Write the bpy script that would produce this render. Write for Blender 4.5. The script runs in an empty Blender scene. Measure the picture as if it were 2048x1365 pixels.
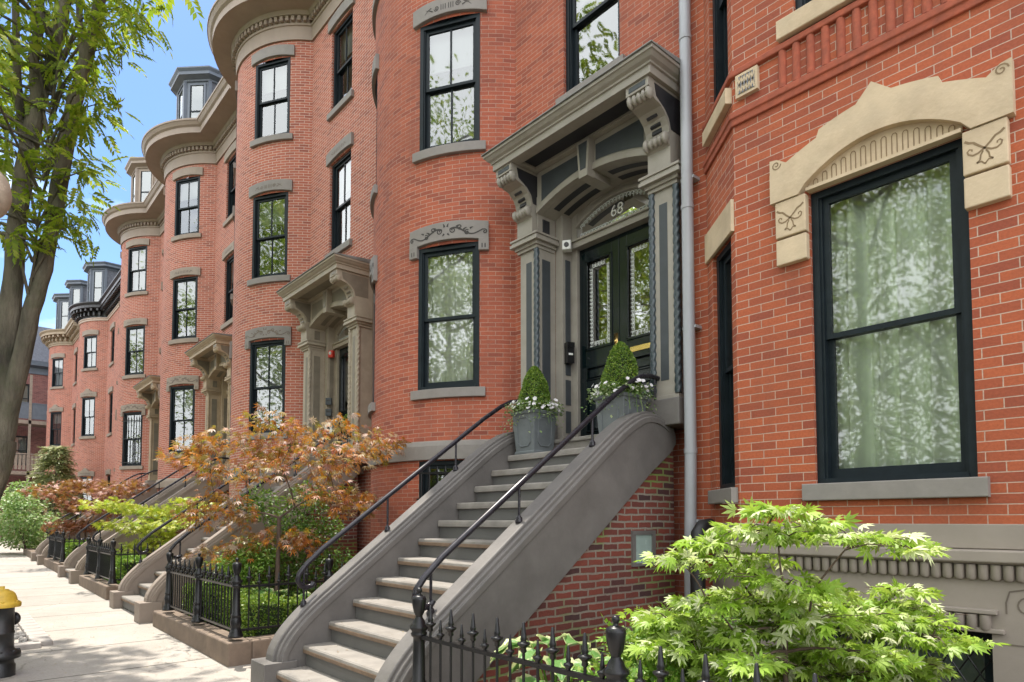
import bpy, math, random
import numpy as np
from mathutils import Vector, Matrix
R = math.radians
scene = bpy.context.scene
COL = scene.collection
rnd = random.Random(7)

# ------------------------------------------------------------------ camera, sky, sun, exposure
cam = bpy.data.cameras.new('camera'); camo = bpy.data.objects.new('camera', cam); COL.objects.link(camo)
camo.location = (0, 0, 1.52); camo.rotation_euler = (R(90 + 2.8), 0, R(48.81))
cam.sensor_fit = 'HORIZONTAL'; cam.sensor_width = 36; cam.lens = 22.746
cam.shift_y = 0.1441; cam.clip_start = 0.05; cam.clip_end = 2000
scene.camera = camo
SUN_EL, SUN_AZ = 71.0, -9.0            # azimuth: degrees the sun stands in front of (+) or behind (-) the facade line, on the left
to_sun = Vector((-math.cos(R(SUN_EL)) * math.cos(R(SUN_AZ)), -math.cos(R(SUN_EL)) * math.sin(R(SUN_AZ)), math.sin(R(SUN_EL))))
world = bpy.data.worlds.new('World'); scene.world = world; world.use_nodes = True
wt = world.node_tree; wt.nodes.clear()
wo = wt.nodes.new('ShaderNodeOutputWorld'); bg = wt.nodes.new('ShaderNodeBackground')
SKY_SAT, SKY_VAL, SKY_HUE, CLOUD_AND_FILL = 1.20, 0.57, 0.503, (7.0, 7.1, 7.4, 1)
sky = wt.nodes.new('ShaderNodeTexSky'); sky.sky_type = 'NISHITA'; sky.sun_disc = False
sky.sun_elevation = R(SUN_EL); sky.sun_rotation = math.atan2(to_sun.x, to_sun.y); sky.altitude = 20; sky.air_density = 1.0; sky.dust_density = 0.6; sky.ozone_density = 1.6
tc = wt.nodes.new('ShaderNodeTexCoord'); L = wt.links.new
def wnode(t, op=None, *ins):
    n = wt.nodes.new('ShaderNode' + t)
    if op: n.operation = op
    for k, v in enumerate(ins):
        if isinstance(v, bpy.types.NodeSocket): L(v, n.inputs[k])
        elif v is not None: n.inputs[k].default_value = v
    return n
def wrange(v, a, b, c, d):
    return wnode('MapRange', None, v, a, b, c, d).outputs[0]
mp = wt.nodes.new('ShaderNodeMapping'); mp.inputs['Scale'].default_value = (1.6, 1.6, 4.0); L(tc.outputs['Generated'], mp.inputs[0])
nz = wt.nodes.new('ShaderNodeTexNoise'); nz.inputs['Scale'].default_value = 1.5; nz.inputs['Detail'].default_value = 9; nz.inputs['Roughness'].default_value = 0.58; L(mp.outputs[0], nz.inputs['Vector'])
sx = wt.nodes.new('ShaderNodeSeparateXYZ'); L(tc.outputs['Generated'], sx.inputs[0])
dt = wnode('VectorMath', 'DOT_PRODUCT', tc.outputs['Generated'], (0.30, -0.92, 0.25))           # unseen bright cloud added behind the camera to fill the shaded facade
fill_bank = wrange(dt.outputs['Value'], -0.12, 0.42, 0.0, 0.36)
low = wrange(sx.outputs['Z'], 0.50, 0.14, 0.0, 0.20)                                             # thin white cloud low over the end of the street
cov = wnode('Math', 'ADD', wnode('Math', 'ADD', nz.outputs['Fac'], fill_bank).outputs[0], low).outputs[0]
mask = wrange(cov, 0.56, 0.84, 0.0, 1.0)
hs = wt.nodes.new('ShaderNodeHueSaturation'); hs.inputs['Saturation'].default_value = SKY_SAT; hs.inputs['Value'].default_value = SKY_VAL; hs.inputs['Hue'].default_value = SKY_HUE
L(sky.outputs[0], hs.inputs['Color'])
mx = wt.nodes.new('ShaderNodeMix'); mx.data_type = 'RGBA'; mx.inputs[7].default_value = CLOUD_AND_FILL
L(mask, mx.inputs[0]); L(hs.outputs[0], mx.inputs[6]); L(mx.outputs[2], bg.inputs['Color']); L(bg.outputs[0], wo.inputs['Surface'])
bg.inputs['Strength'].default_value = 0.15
sl = bpy.data.lights.new('sun', 'SUN'); sl.energy = 2.7; sl.angle = R(0.6); sl.color = (1.0, 0.94, 0.84)
so = bpy.data.objects.new('sun', sl); COL.objects.link(so); so.location = (-20, -8, 40)
so.rotation_euler = (-to_sun).to_track_quat('-Z', 'Y').to_euler()
scene.view_settings.view_transform = 'Standard'; scene.view_settings.look = 'None'
scene.view_settings.exposure = 1.52; scene.view_settings.gamma = 1.0
scene.cycles.use_denoising = True
scene.cycles.max_bounces = 7; scene.cycles.diffuse_bounces = 4; scene.cycles.glossy_bounces = 3
scene.cycles.transparent_max_bounces = 10; scene.cycles.transmission_bounces = 3
scene.cycles.caustics_reflective = False; scene.cycles.caustics_refractive = False

# ------------------------------------------------------------------ materials
class NT:
    def __init__(s, name):
        s.m = bpy.data.materials.new(name); s.m.use_nodes = True; s.t = s.m.node_tree; s.t.nodes.clear()
        s.out = s.t.nodes.new('ShaderNodeOutputMaterial')
    def n(s, typ, props=None, **inp):
        nd = s.t.nodes.new('ShaderNode' + typ)
        for k, v in (props or {}).items(): setattr(nd, k, v)
        for k, v in inp.items():
            key = k.replace('_', ' ')
            sock = nd.inputs[int(k[1:])] if k[0] == 'i' and k[1:].isdigit() else nd.inputs[key]
            if hasattr(v, 'is_output') or isinstance(v, bpy.types.NodeSocket): s.t.links.new(v, sock)
            else: sock.default_value = v
        return nd
    def mix(s, fac, a, b, mode='MIX'):
        nd = s.t.nodes.new('ShaderNodeMix'); nd.data_type = 'RGBA'; nd.blend_type = mode
        for i, v in ((0, fac), (6, a), (7, b)):
            if isinstance(v, bpy.types.NodeSocket): s.t.links.new(v, nd.inputs[i])
            else: nd.inputs[i].default_value = v if i == 0 else (tuple(v) + (1,))[:4]
        return nd.outputs[2]
    def ramp(s, v, p0, p1, c0=(0, 0, 0), c1=(1, 1, 1)):
        nd = s.t.nodes.new('ShaderNodeValToRGB'); e = nd.color_ramp.elements
        e[0].position = p0; e[1].position = p1; e[0].color = tuple(c0) + (1,); e[1].color = tuple(c1) + (1,)
        s.t.links.new(v, nd.inputs[0]); return nd.outputs[0]
    def end(s, sh): s.t.links.new(sh, s.out.inputs['Surface']); return s.m

def brick_mat(name, c1, c2, mortar, bw, rh, ms=0.0045, dirt=0.35, moss=0.0, dark=(0.10, 0.035, 0.028), dk=0.30):
    t = NT(name); uv = t.n('TexCoord').outputs['UV']
    wob = t.n('TexNoise', Vector=uv, Scale=9.0, Detail=2.0)
    add = t.n('VectorMath', {'operation': 'SCALE'}, i0=wob.outputs['Color']); add.inputs['Scale'].default_value = 0.004 if moss == 0 else 0.022
    v = t.n('VectorMath', {'operation': 'ADD'}, i0=uv, i1=add.outputs[0]).outputs[0]
    b = t.n('TexBrick', {'offset': 0.5}, Vector=v, Color1=c1 + (1,), Color2=c2 + (1,), Mortar=mortar + (1,), Scale=1.0,
            Mortar_Size=ms, Mortar_Smooth=0.25, Bias=-0.1, Brick_Width=bw, Row_Height=rh)
    b2 = t.n('TexBrick', {'offset': 0.5}, Vector=v, Color1=(0, 0, 0, 1), Color2=(1, 1, 1, 1), Mortar=(0, 0, 0, 1), Scale=1.0,
             Mortar_Size=0.0, Bias=0.0, Brick_Width=bw, Row_Height=rh)
    br = t.ramp(b2.outputs['Color'], 0.72, 0.98)
    big = t.n('TexNoise', Vector=uv, Scale=0.9, Detail=5.0, Roughness=0.65).outputs['Fac']
    fine = t.n('TexNoise', Vector=uv, Scale=55.0, Detail=4.0).outputs['Fac']
    notm = t.n('Math', {'operation': 'SUBTRACT'}, i0=1.0, i1=b.outputs['Fac']).outputs[0]
    sel = t.n('Math', {'operation': 'MULTIPLY'}, i0=br, i1=notm).outputs[0]
    sel2 = t.n('Math', {'operation': 'MULTIPLY'}, i0=sel, i1=dk).outputs[0]
    c = t.mix(sel2, b.outputs['Color'], dark)
    f1 = t.n('Math', {'operation': 'MULTIPLY'}, i0=t.ramp(big, 0.45, 0.75), i1=dirt).outputs[0]
    c = t.mix(f1, c, (c1[0] * .52, c1[1] * .62, c1[2] * .75))
    soot = t.n('TexNoise', Vector=t.n('Mapping', Vector=uv, Scale=(2.2, 0.35, 1)).outputs[0], Scale=1.3, Detail=6.0, Roughness=0.7).outputs['Fac']
    c = t.mix(t.n('Math', {'operation': 'MULTIPLY'}, i0=t.ramp(soot, 0.52, 0.8), i1=dirt * .7).outputs[0], c, (0.16, 0.07, 0.055))
    c = t.mix(0.55, c, t.ramp(fine, 0.25, 0.8, (0.7, 0.7, 0.7), (1.25, 1.25, 1.25)), 'MULTIPLY')
    if moss:
        mn = t.n('TexNoise', Vector=uv, Scale=1.6, Detail=6.0).outputs['Fac']
        mf = t.n('Math', {'operation': 'MULTIPLY'}, i0=t.ramp(mn, 0.5, 0.66), i1=b.outputs['Fac']).outputs[0]
        c = t.mix(mf, c, (0.16, 0.20, 0.05))
    hgt = t.n('Math', {'operation': 'MULTIPLY'}, i0=b.outputs['Fac'], i1=-1.0).outputs[0]
    h2 = t.n('Math', {'operation': 'MULTIPLY'}, i0=fine, i1=0.5).outputs[0]
    h3 = t.n('Math', {'operation': 'ADD'}, i0=hgt, i1=h2).outputs[0]
    bp = t.n('Bump', Height=h3, Strength=0.6, Distance=0.006)
    p = t.n('BsdfPrincipled', Base_Color=c, Roughness=0.85, Normal=bp.outputs[0])
    return t.end(p.outputs[0])

def paint(name, col, rough=0.6, var=0.18, scale=6.0, bump=0.0, dirt=None, dirt_amt=0.5, metallic=0.0, streak=False, spec=0.5):
    t = NT(name); oc = t.n('TexCoord').outputs['Object']
    vec = t.n('Mapping', Vector=oc, Scale=(1, 1, 0.25)).outputs[0] if streak else oc
    nf = t.n('TexNoise', Vector=vec, Scale=scale, Detail=6.0, Roughness=0.6).outputs['Fac']
    c = t.mix(1.0, col, t.ramp(nf, 0.3, 0.7, (1 - var,) * 3, (1 + var,) * 3), 'MULTIPLY')
    if dirt:
        nd = t.n('TexNoise', Vector=oc, Scale=scale * 0.45, Detail=8.0, Roughness=0.7).outputs['Fac']
        f = t.n('Math', {'operation': 'MULTIPLY'}, i0=t.ramp(nd, 0.48, 0.72), i1=dirt_amt).outputs[0]
        c = t.mix(f, c, dirt)
    kw = {}
    if bump:
        fn = t.n('TexNoise', Vector=vec, Scale=scale * 9, Detail=4.0).outputs['Fac']
        kw['Normal'] = t.n('Bump', Height=fn, Strength=0.5, Distance=bump).outputs[0]
    rg = t.n('MapRange', i0=nf, i3=max(0.05, rough - 0.1), i4=min(1, rough + 0.12)).outputs[0]
    p = t.n('BsdfPrincipled', Base_Color=c, Roughness=rg, Metallic=metallic, **kw)
    p.inputs['Specular IOR Level'].default_value = spec
    return t.end(p.outputs[0])

def leaf_mat(name, c1, c2, c3=None, trans=0.35, rough=0.45, extra=()):
    t = NT(name); g = t.n('NewGeometry').outputs['Random Per Island']
    cr = t.n('ValToRGB', Fac=g); e = cr.color_ramp.elements
    e[0].color = c1 + (1,); e[1].color = c2 + (1,); e[1].position = 0.7 if c3 else 1.0
    if c3: x = e.new(0.9); x.color = c3 + (1,)
    for pos, col in extra: x = e.new(pos); x.color = col + (1,)
    c = cr.outputs[0]
    p = t.n('BsdfPrincipled', Base_Color=c, Roughness=rough)
    tr = t.n('BsdfTranslucent', Color=t.mix(0.25, c, (0.35, 0.45, 0.02)))
    return t.end(t.n('MixShader', Fac=trans, i1=p.outputs[0], i2=tr.outputs[0]).outputs[0])

def glass_mat(name, base=0.3, tint=(0.97, 1.0, 0.98)):
    t = NT(name); oc = t.n('TexCoord').outputs['Object']
    nf = t.n('TexNoise', Vector=oc, Scale=2.0, Detail=1.0).outputs['Fac']
    bp = t.n('Bump', Height=nf, Strength=0.10, Distance=0.02).outputs[0]
    fr = t.n('Fresnel', IOR=1.55, Normal=bp).outputs[0]
    f = t.n('MapRange', i0=fr, i1=0.04, i2=1.0, i3=base, i4=1.0).outputs[0]
    gl = t.n('BsdfGlossy', Color=(0.97, 1, 0.98, 1), Roughness=0.022, Normal=bp)
    tp = t.n('BsdfTransparent', Color=tint + (1,))
    return t.end(t.n('MixShader', Fac=f, i1=tp.outputs[0], i2=gl.outputs[0]).outputs[0])

M = {}
M['brick'] = brick_mat('red pressed brick', (0.43, 0.112, 0.056), (0.32, 0.080, 0.046), (0.47, 0.33, 0.255), 0.205, 0.0595, 0.0037, dirt=0.65)
M['brickB'] = brick_mat('salmon pressed brick', (0.46, 0.145, 0.088), (0.37, 0.108, 0.068), (0.60, 0.48, 0.40), 0.205, 0.0595, 0.0055, dirt=0.22)
M['brickN'] = brick_mat('orange red brick with pale joints', (0.43, 0.105, 0.040), (0.31, 0.070, 0.032), (0.50, 0.37, 0.29), 0.215, 0.0677, 0.0038, dirt=0.5, dark=(0.2, 0.05, 0.035))
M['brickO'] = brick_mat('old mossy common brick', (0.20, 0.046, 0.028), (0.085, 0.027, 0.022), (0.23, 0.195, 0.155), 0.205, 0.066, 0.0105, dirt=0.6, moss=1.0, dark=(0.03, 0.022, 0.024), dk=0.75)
M['brickF'] = brick_mat('dull purple brick', (0.28, 0.10, 0.085), (0.2, 0.07, 0.06), (0.3, 0.25, 0.22), 0.205, 0.07)
M['stone'] = paint('grey painted brownstone', (0.235, 0.215, 0.195), 0.7, 0.10, 5, 0.002, (0.17, 0.15, 0.13), 0.4)
M['stoneB'] = paint('brown painted brownstone', (0.30, 0.245, 0.195), 0.75, 0.12, 5, 0.002, (0.19, 0.15, 0.12), 0.4)
M['tan'] = paint('tan limestone', (0.55, 0.435, 0.29), 0.8, 0.12, 4, 0.005, (0.33, 0.235, 0.14), 0.5)
M['taupe'] = paint('taupe painted stone front', (0.285, 0.245, 0.205), 0.7, 0.08, 3, 0.002, (0.2, 0.17, 0.14), 0.35)
M['trim'] = paint('taupe door trim paint', (0.30, 0.275, 0.232), 0.5, 0.10, 5, 0.001, (0.2, 0.17, 0.13), 0.35)
M['trimB'] = paint('khaki door trim paint', (0.37, 0.315, 0.235), 0.55, 0.12, 5, 0.001, (0.22, 0.18, 0.13), 0.4)
M['trimC'] = paint('beige brown door trim paint', (0.43, 0.33, 0.22), 0.6, 0.14, 5, 0.001, (0.26, 0.2, 0.14), 0.4)
M['panel'] = paint('slate blue panel paint', (0.044, 0.051, 0.057), 0.5, 0.15, 7)
M['panelB'] = paint('dark khaki panel paint', (0.20, 0.17, 0.125), 0.5, 0.15, 7)
M['soffit'] = paint('near black soffit panel', (0.022, 0.022, 0.025), 0.5, 0.2, 7)
M['rope'] = paint('blue black rope moulding paint', (0.045, 0.062, 0.070), 0.3, 0.1, 9)
M['window'] = paint('green black window paint', (0.010, 0.016, 0.020), 0.40, 0.2, 9, spec=0.22)
M['door'] = paint('glossy black green door paint', (0.004, 0.009, 0.010), 0.10, 0.25, 5, spec=0.5)
M['cornice'] = paint('brown cornice paint', (0.315, 0.248, 0.195), 0.6, 0.10, 3, 0.001, (0.23, 0.17, 0.13), 0.45, streak=True)
M['corniceD'] = paint('black cornice paint', (0.030, 0.030, 0.032), 0.4, 0.2, 5)
M['corniceT'] = paint('tan cornice paint', (0.36, 0.28, 0.19), 0.6, 0.12, 3)
M['slate'] = paint('scalloped roof slate', (0.11, 0.115, 0.135), 0.55, 0.35, 12, 0.004)
M['dormerT'] = paint('brown dormer paint', (0.30, 0.24, 0.19), 0.6, 0.12, 5)
M['dormerG'] = paint('blue grey dormer paint', (0.12, 0.14, 0.17), 0.5, 0.12, 5)
M['lead'] = paint('weathered lead roof sheet', (0.21, 0.21, 0.20), 0.6, 0.3, 9, 0.002, (0.10, 0.12, 0.08), 0.6)
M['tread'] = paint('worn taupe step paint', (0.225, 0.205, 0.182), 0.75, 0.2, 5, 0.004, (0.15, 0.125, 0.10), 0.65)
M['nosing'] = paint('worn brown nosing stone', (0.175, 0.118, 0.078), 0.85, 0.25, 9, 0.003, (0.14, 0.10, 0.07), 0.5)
M['riser'] = paint('taupe riser paint with shade', (0.112, 0.108, 0.102), 0.7, 0.12, 5, 0.001)  # darker than the treads: shade of the risers put into the colour
M['cheek'] = paint('taupe cheek wall paint', (0.132, 0.121, 0.111), 0.55, 0.18, 3, 0.005, (0.085, 0.080, 0.074), 0.5)
M['cheekB'] = paint('brown cheek wall paint', (0.24, 0.195, 0.16), 0.7, 0.12, 3, 0.002, (0.22, 0.17, 0.13), 0.4)
M['iron'] = paint('gloss black iron paint', (0.009, 0.009, 0.010), 0.30, 0.3, 22, 0.001, (0.035, 0.028, 0.022), 0.25, spec=0.35)
M['rail'] = paint('black violet handrail paint', (0.014, 0.012, 0.017), 0.27, 0.25, 14, spec=0.4)
M['curb'] = paint('brownstone garden curb', (0.17, 0.125, 0.092), 0.85, 0.25, 6, 0.004, (0.12, 0.09, 0.07), 0.5)
M['brass'] = paint('polished brass', (0.80, 0.56, 0.20), 0.2, 0.1, 9, metallic=1.0)
M['white'] = paint('white plastic', (0.72, 0.72, 0.68), 0.4, 0.05)
M['etch'] = paint('etched frosted glass pattern', (0.62, 0.64, 0.60), 0.7, 0.05)
M['pipe'] = paint('grey blue painted downspout', (0.36, 0.37, 0.39), 0.38, 0.10, 3, 0.0, (0.25, 0.25, 0.25), 0.35, streak=True)
M['copper'] = paint('brown copper pipe', (0.10, 0.065, 0.05), 0.45, 0.2)
M['vent'] = paint('black vent pipe', (0.012, 0.012, 0.012), 0.5, 0.3, 12)
M['planter'] = paint('lead grey planter', (0.135, 0.150, 0.155), 0.55, 0.16, 8, 0.002, (0.09, 0.10, 0.10), 0.5)
M['soil'] = paint('dark mulch soil', (0.045, 0.030, 0.022), 0.95, 0.5, 30, 0.02)
M['bark'] = paint('grey brown bark', (0.125, 0.108, 0.078), 0.95, 0.65, 5, 0.05, (0.075, 0.085, 0.04), 0.7, streak=True)
M['twig'] = paint('brown maple bark', (0.085, 0.055, 0.038), 0.8, 0.3, 30, 0.003)
M['yellow'] = paint('chipped yellow hydrant paint', (0.62, 0.40, 0.045), 0.5, 0.2, 12, 0.002, (0.28, 0.20, 0.04), 0.6)
M['black'] = paint('black hydrant paint', (0.016, 0.017, 0.018), 0.4, 0.3, 12, 0.002, (0.09, 0.06, 0.04), 0.35)
M['granite'] = paint('pale granite paver', (0.34, 0.31, 0.285), 0.85, 0.2, 12, 0.004)
M['cobble'] = paint('dark round cobble', (0.20, 0.19, 0.18), 0.8, 0.5, 16, 0.006)
M['asphalt'] = paint('asphalt', (0.05, 0.05, 0.05), 0.9, 0.2, 20, 0.004)
M['ground'] = paint('town ground', (0.12, 0.11, 0.095), 0.95, 0.2, 1)
M['dark'] = paint('unlit room', (0.015, 0.014, 0.013), 0.9, 0.2)
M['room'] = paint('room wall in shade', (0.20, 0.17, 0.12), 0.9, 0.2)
M['curtain'] = paint('sage green sheer curtain', (0.82, 0.90, 0.74), 0.9, 0.03, 2)
M['sheer'] = paint('white sheer curtain', (0.60, 0.61, 0.56), 0.9, 0.08, 2)
M['shade'] = paint('grey roller shade', (0.32, 0.33, 0.33), 0.9, 0.05, 2)
M['wood'] = paint('weathered deck wood', (0.30, 0.24, 0.19), 0.8, 0.2, 8)
M['red'] = paint('red alarm plastic', (0.55, 0.03, 0.015), 0.35, 0.1)
M['carve'] = paint('carved recess', (0.045, 0.040, 0.036), 0.8, 0.2)
M['carveB'] = paint('carved brownstone', (0.15, 0.12, 0.095), 0.8, 0.2)
M['carveT'] = paint('limestone groove shade', (0.22, 0.15, 0.08), 0.8, 0.2)  # groove shade put into the colour; the carved lines lie flat
M['leadtile'] = paint('blue lattice tile', (0.12, 0.13, 0.16), 0.5, 0.2)
M['glass'] = glass_mat('window glass', 0.21)
M['glassN'] = glass_mat('window glass before pale curtains', 0.13)
M['glassD'] = glass_mat('door glass', 0.30)
M['frost'] = paint('frosted green glass', (0.30, 0.38, 0.34), 0.25, 0.1, 6)
M['gm'] = leaf_mat('cutleaf maple leaves green', (0.24, 0.42, 0.03), (0.40, 0.54, 0.10), (0.74, 0.76, 0.50), 0.45)  # palest tone puts sunlight into the colour of some leaves
M['rm'] = leaf_mat('bronze red maple leaves', (0.58, 0.20, 0.025), (0.30, 0.060, 0.030), (0.50, 0.36, 0.29), 0.45, extra=[(0.30, (0.40, 0.10, 0.025)), (0.50, (0.26, 0.22, 0.04))])
M['cm'] = leaf_mat('chartreuse maple leaves', (0.36, 0.42, 0.03), (0.52, 0.54, 0.07), (0.24, 0.38, 0.03), 0.4)
M['pm'] = leaf_mat('purple red shrub leaves', (0.20, 0.045, 0.025), (0.32, 0.10, 0.035), (0.38, 0.20, 0.16), 0.35)
M['box'] = leaf_mat('boxwood leaves', (0.07, 0.15, 0.014), (0.14, 0.25, 0.025), (0.30, 0.38, 0.06), 0.3)
M['boxD'] = leaf_mat('dark shrub leaves', (0.05, 0.115, 0.020), (0.08, 0.18, 0.028), (0.20, 0.32, 0.05), 0.3)
M['dw'] = leaf_mat('variegated dogwood leaves', (0.13, 0.26, 0.06), (0.24, 0.38, 0.12), (0.46, 0.52, 0.30), 0.35)
M['ev'] = leaf_mat('golden evergreen needles', (0.22, 0.27, 0.09), (0.36, 0.36, 0.16), (0.16, 0.22, 0.09), 0.2)
M['zl'] = leaf_mat('street tree leaves', (0.16, 0.27, 0.02), (0.30, 0.40, 0.03), (0.44, 0.48, 0.06), 0.55)
M['peren'] = leaf_mat('bright perennial leaves', (0.10, 0.23, 0.025), (0.18, 0.33, 0.04), (0.34, 0.44, 0.10), 0.3)
M['litter'] = leaf_mat('dry brown litter', (0.22, 0.14, 0.07), (0.32, 0.24, 0.10), (0.14, 0.10, 0.06), 0.1)
M['zf'] = leaf_mat('opposite street tree leaves', (0.20, 0.33, 0.04), (0.34, 0.45, 0.06), (0.46, 0.52, 0.10), 0.5)
M['petal'] = leaf_mat('white petunia petals', (0.78, 0.76, 0.76), (0.80, 0.74, 0.78), None, 0.3)
M['ivy'] = leaf_mat('trailing small leaves', (0.10, 0.19, 0.05), (0.22, 0.30, 0.12), (0.40, 0.44, 0.25), 0.25)
def hosta_mat():
    t = NT('hosta leaf with cream margin'); uv = t.n('TexCoord').outputs['UV']
    s = t.n('SeparateXYZ', Vector=uv).outputs
    nf = t.n('TexNoise', Vector=uv, Scale=5.0, Detail=3.0).outputs['Fac']
    a = t.n('Math', {'operation': 'ADD'}, i0=s['X'], i1=t.n('Math', {'operation': 'MULTIPLY'}, i0=t.n('Math', {'operation': 'SUBTRACT'}, i0=nf, i1=0.5).outputs[0], i1=0.5).outputs[0]).outputs[0]
    c = t.mix(t.ramp(a, 0.66, 0.80), (0.13, 0.27, 0.07), (0.50, 0.54, 0.26))
    p = t.n('BsdfPrincipled', Base_Color=c, Roughness=0.4); tr = t.n('BsdfTranslucent', Color=c)
    return t.end(t.n('MixShader', Fac=0.3, i1=p.outputs[0], i2=tr.outputs[0]).outputs[0])
M['hosta'] = hosta_mat()
def concrete_mat():
    t = NT('concrete pavement slabs'); oc = t.n('TexCoord').outputs['Object']
    wob = t.n('TexNoise', Vector=oc, Scale=3.0, Detail=3.0).outputs['Color']
    ws = t.n('VectorMath', {'operation': 'SCALE'}, i0=wob); ws.inputs['Scale'].default_value = 0.02
    v = t.n('VectorMath', {'operation': 'ADD'}, i0=oc, i1=ws.outputs[0]).outputs[0]
    b = t.n('TexBrick', {'offset': 0.0}, Vector=v, Color1=(0.345, 0.312, 0.275, 1), Color2=(0.305, 0.278, 0.248, 1), Mortar=(0.09, 0.075, 0.06, 1), Scale=1.0,
            Mortar_Size=0.016, Mortar_Smooth=0.3, Bias=0.0, Brick_Width=1.52, Row_Height=40.0)
    n1 = t.n('TexNoise', Vector=oc, Scale=1.1, Detail=8.0, Roughness=0.7).outputs['Fac']
    n2 = t.n('TexNoise', Vector=oc, Scale=60.0, Detail=3.0).outputs['Fac']
    n3 = t.n('TexNoise', Vector=oc, Scale=7.0, Detail=9.0, Roughness=0.75).outputs['Fac']
    c = t.mix(0.8, b.outputs['Color'], t.ramp(n1, 0.3, 0.72, (0.78, 0.77, 0.76), (1.12, 1.12, 1.12)), 'MULTIPLY')
    c = t.mix(0.6, c, t.ramp(n2, 0.3, 0.7, (0.82, 0.82, 0.82), (1.15, 1.15, 1.15)), 'MULTIPLY')
    f = t.n('Math', {'operation': 'MULTIPLY'}, i0=t.ramp(n3, 0.56, 0.72), i1=0.5).outputs[0]
    c = t.mix(f, c, (0.20, 0.16, 0.12))
    h = t.n('Math', {'operation': 'SUBTRACT'}, i0=n2, i1=t.n('Math', {'operation': 'MULTIPLY'}, i0=b.outputs['Fac'], i1=3.0).outputs[0]).outputs[0]
    vo = t.n('TexVoronoi', {'feature': 'DISTANCE_TO_EDGE'}, Vector=t.n('VectorMath', {'operation': 'ADD'}, i0=oc, i1=t.n('VectorMath', {'operation': 'SCALE'}, i0=t.n('TexNoise', Vector=oc, Scale=2.0, Detail=6.0).outputs['Color'], Scale=0.5).outputs[0]).outputs[0], Scale=0.42)
    cm = t.n('Math', {'operation': 'MULTIPLY'}, i0=t.ramp(vo.outputs['Distance'], 0.0, 0.006, (1, 1, 1), (0, 0, 0)), i1=t.ramp(n1, 0.45, 0.55)).outputs[0]
    c = t.mix(t.n('Math', {'operation': 'MULTIPLY'}, i0=cm, i1=0.7).outputs[0], c, (0.12, 0.10, 0.08))
    bp = t.n('Bump', Height=h, Strength=0.5, Distance=0.004).outputs[0]
    return t.end(t.n('BsdfPrincipled', Base_Color=c, Roughness=0.85, Normal=bp).outputs[0])
M['concrete'] = concrete_mat()

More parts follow.
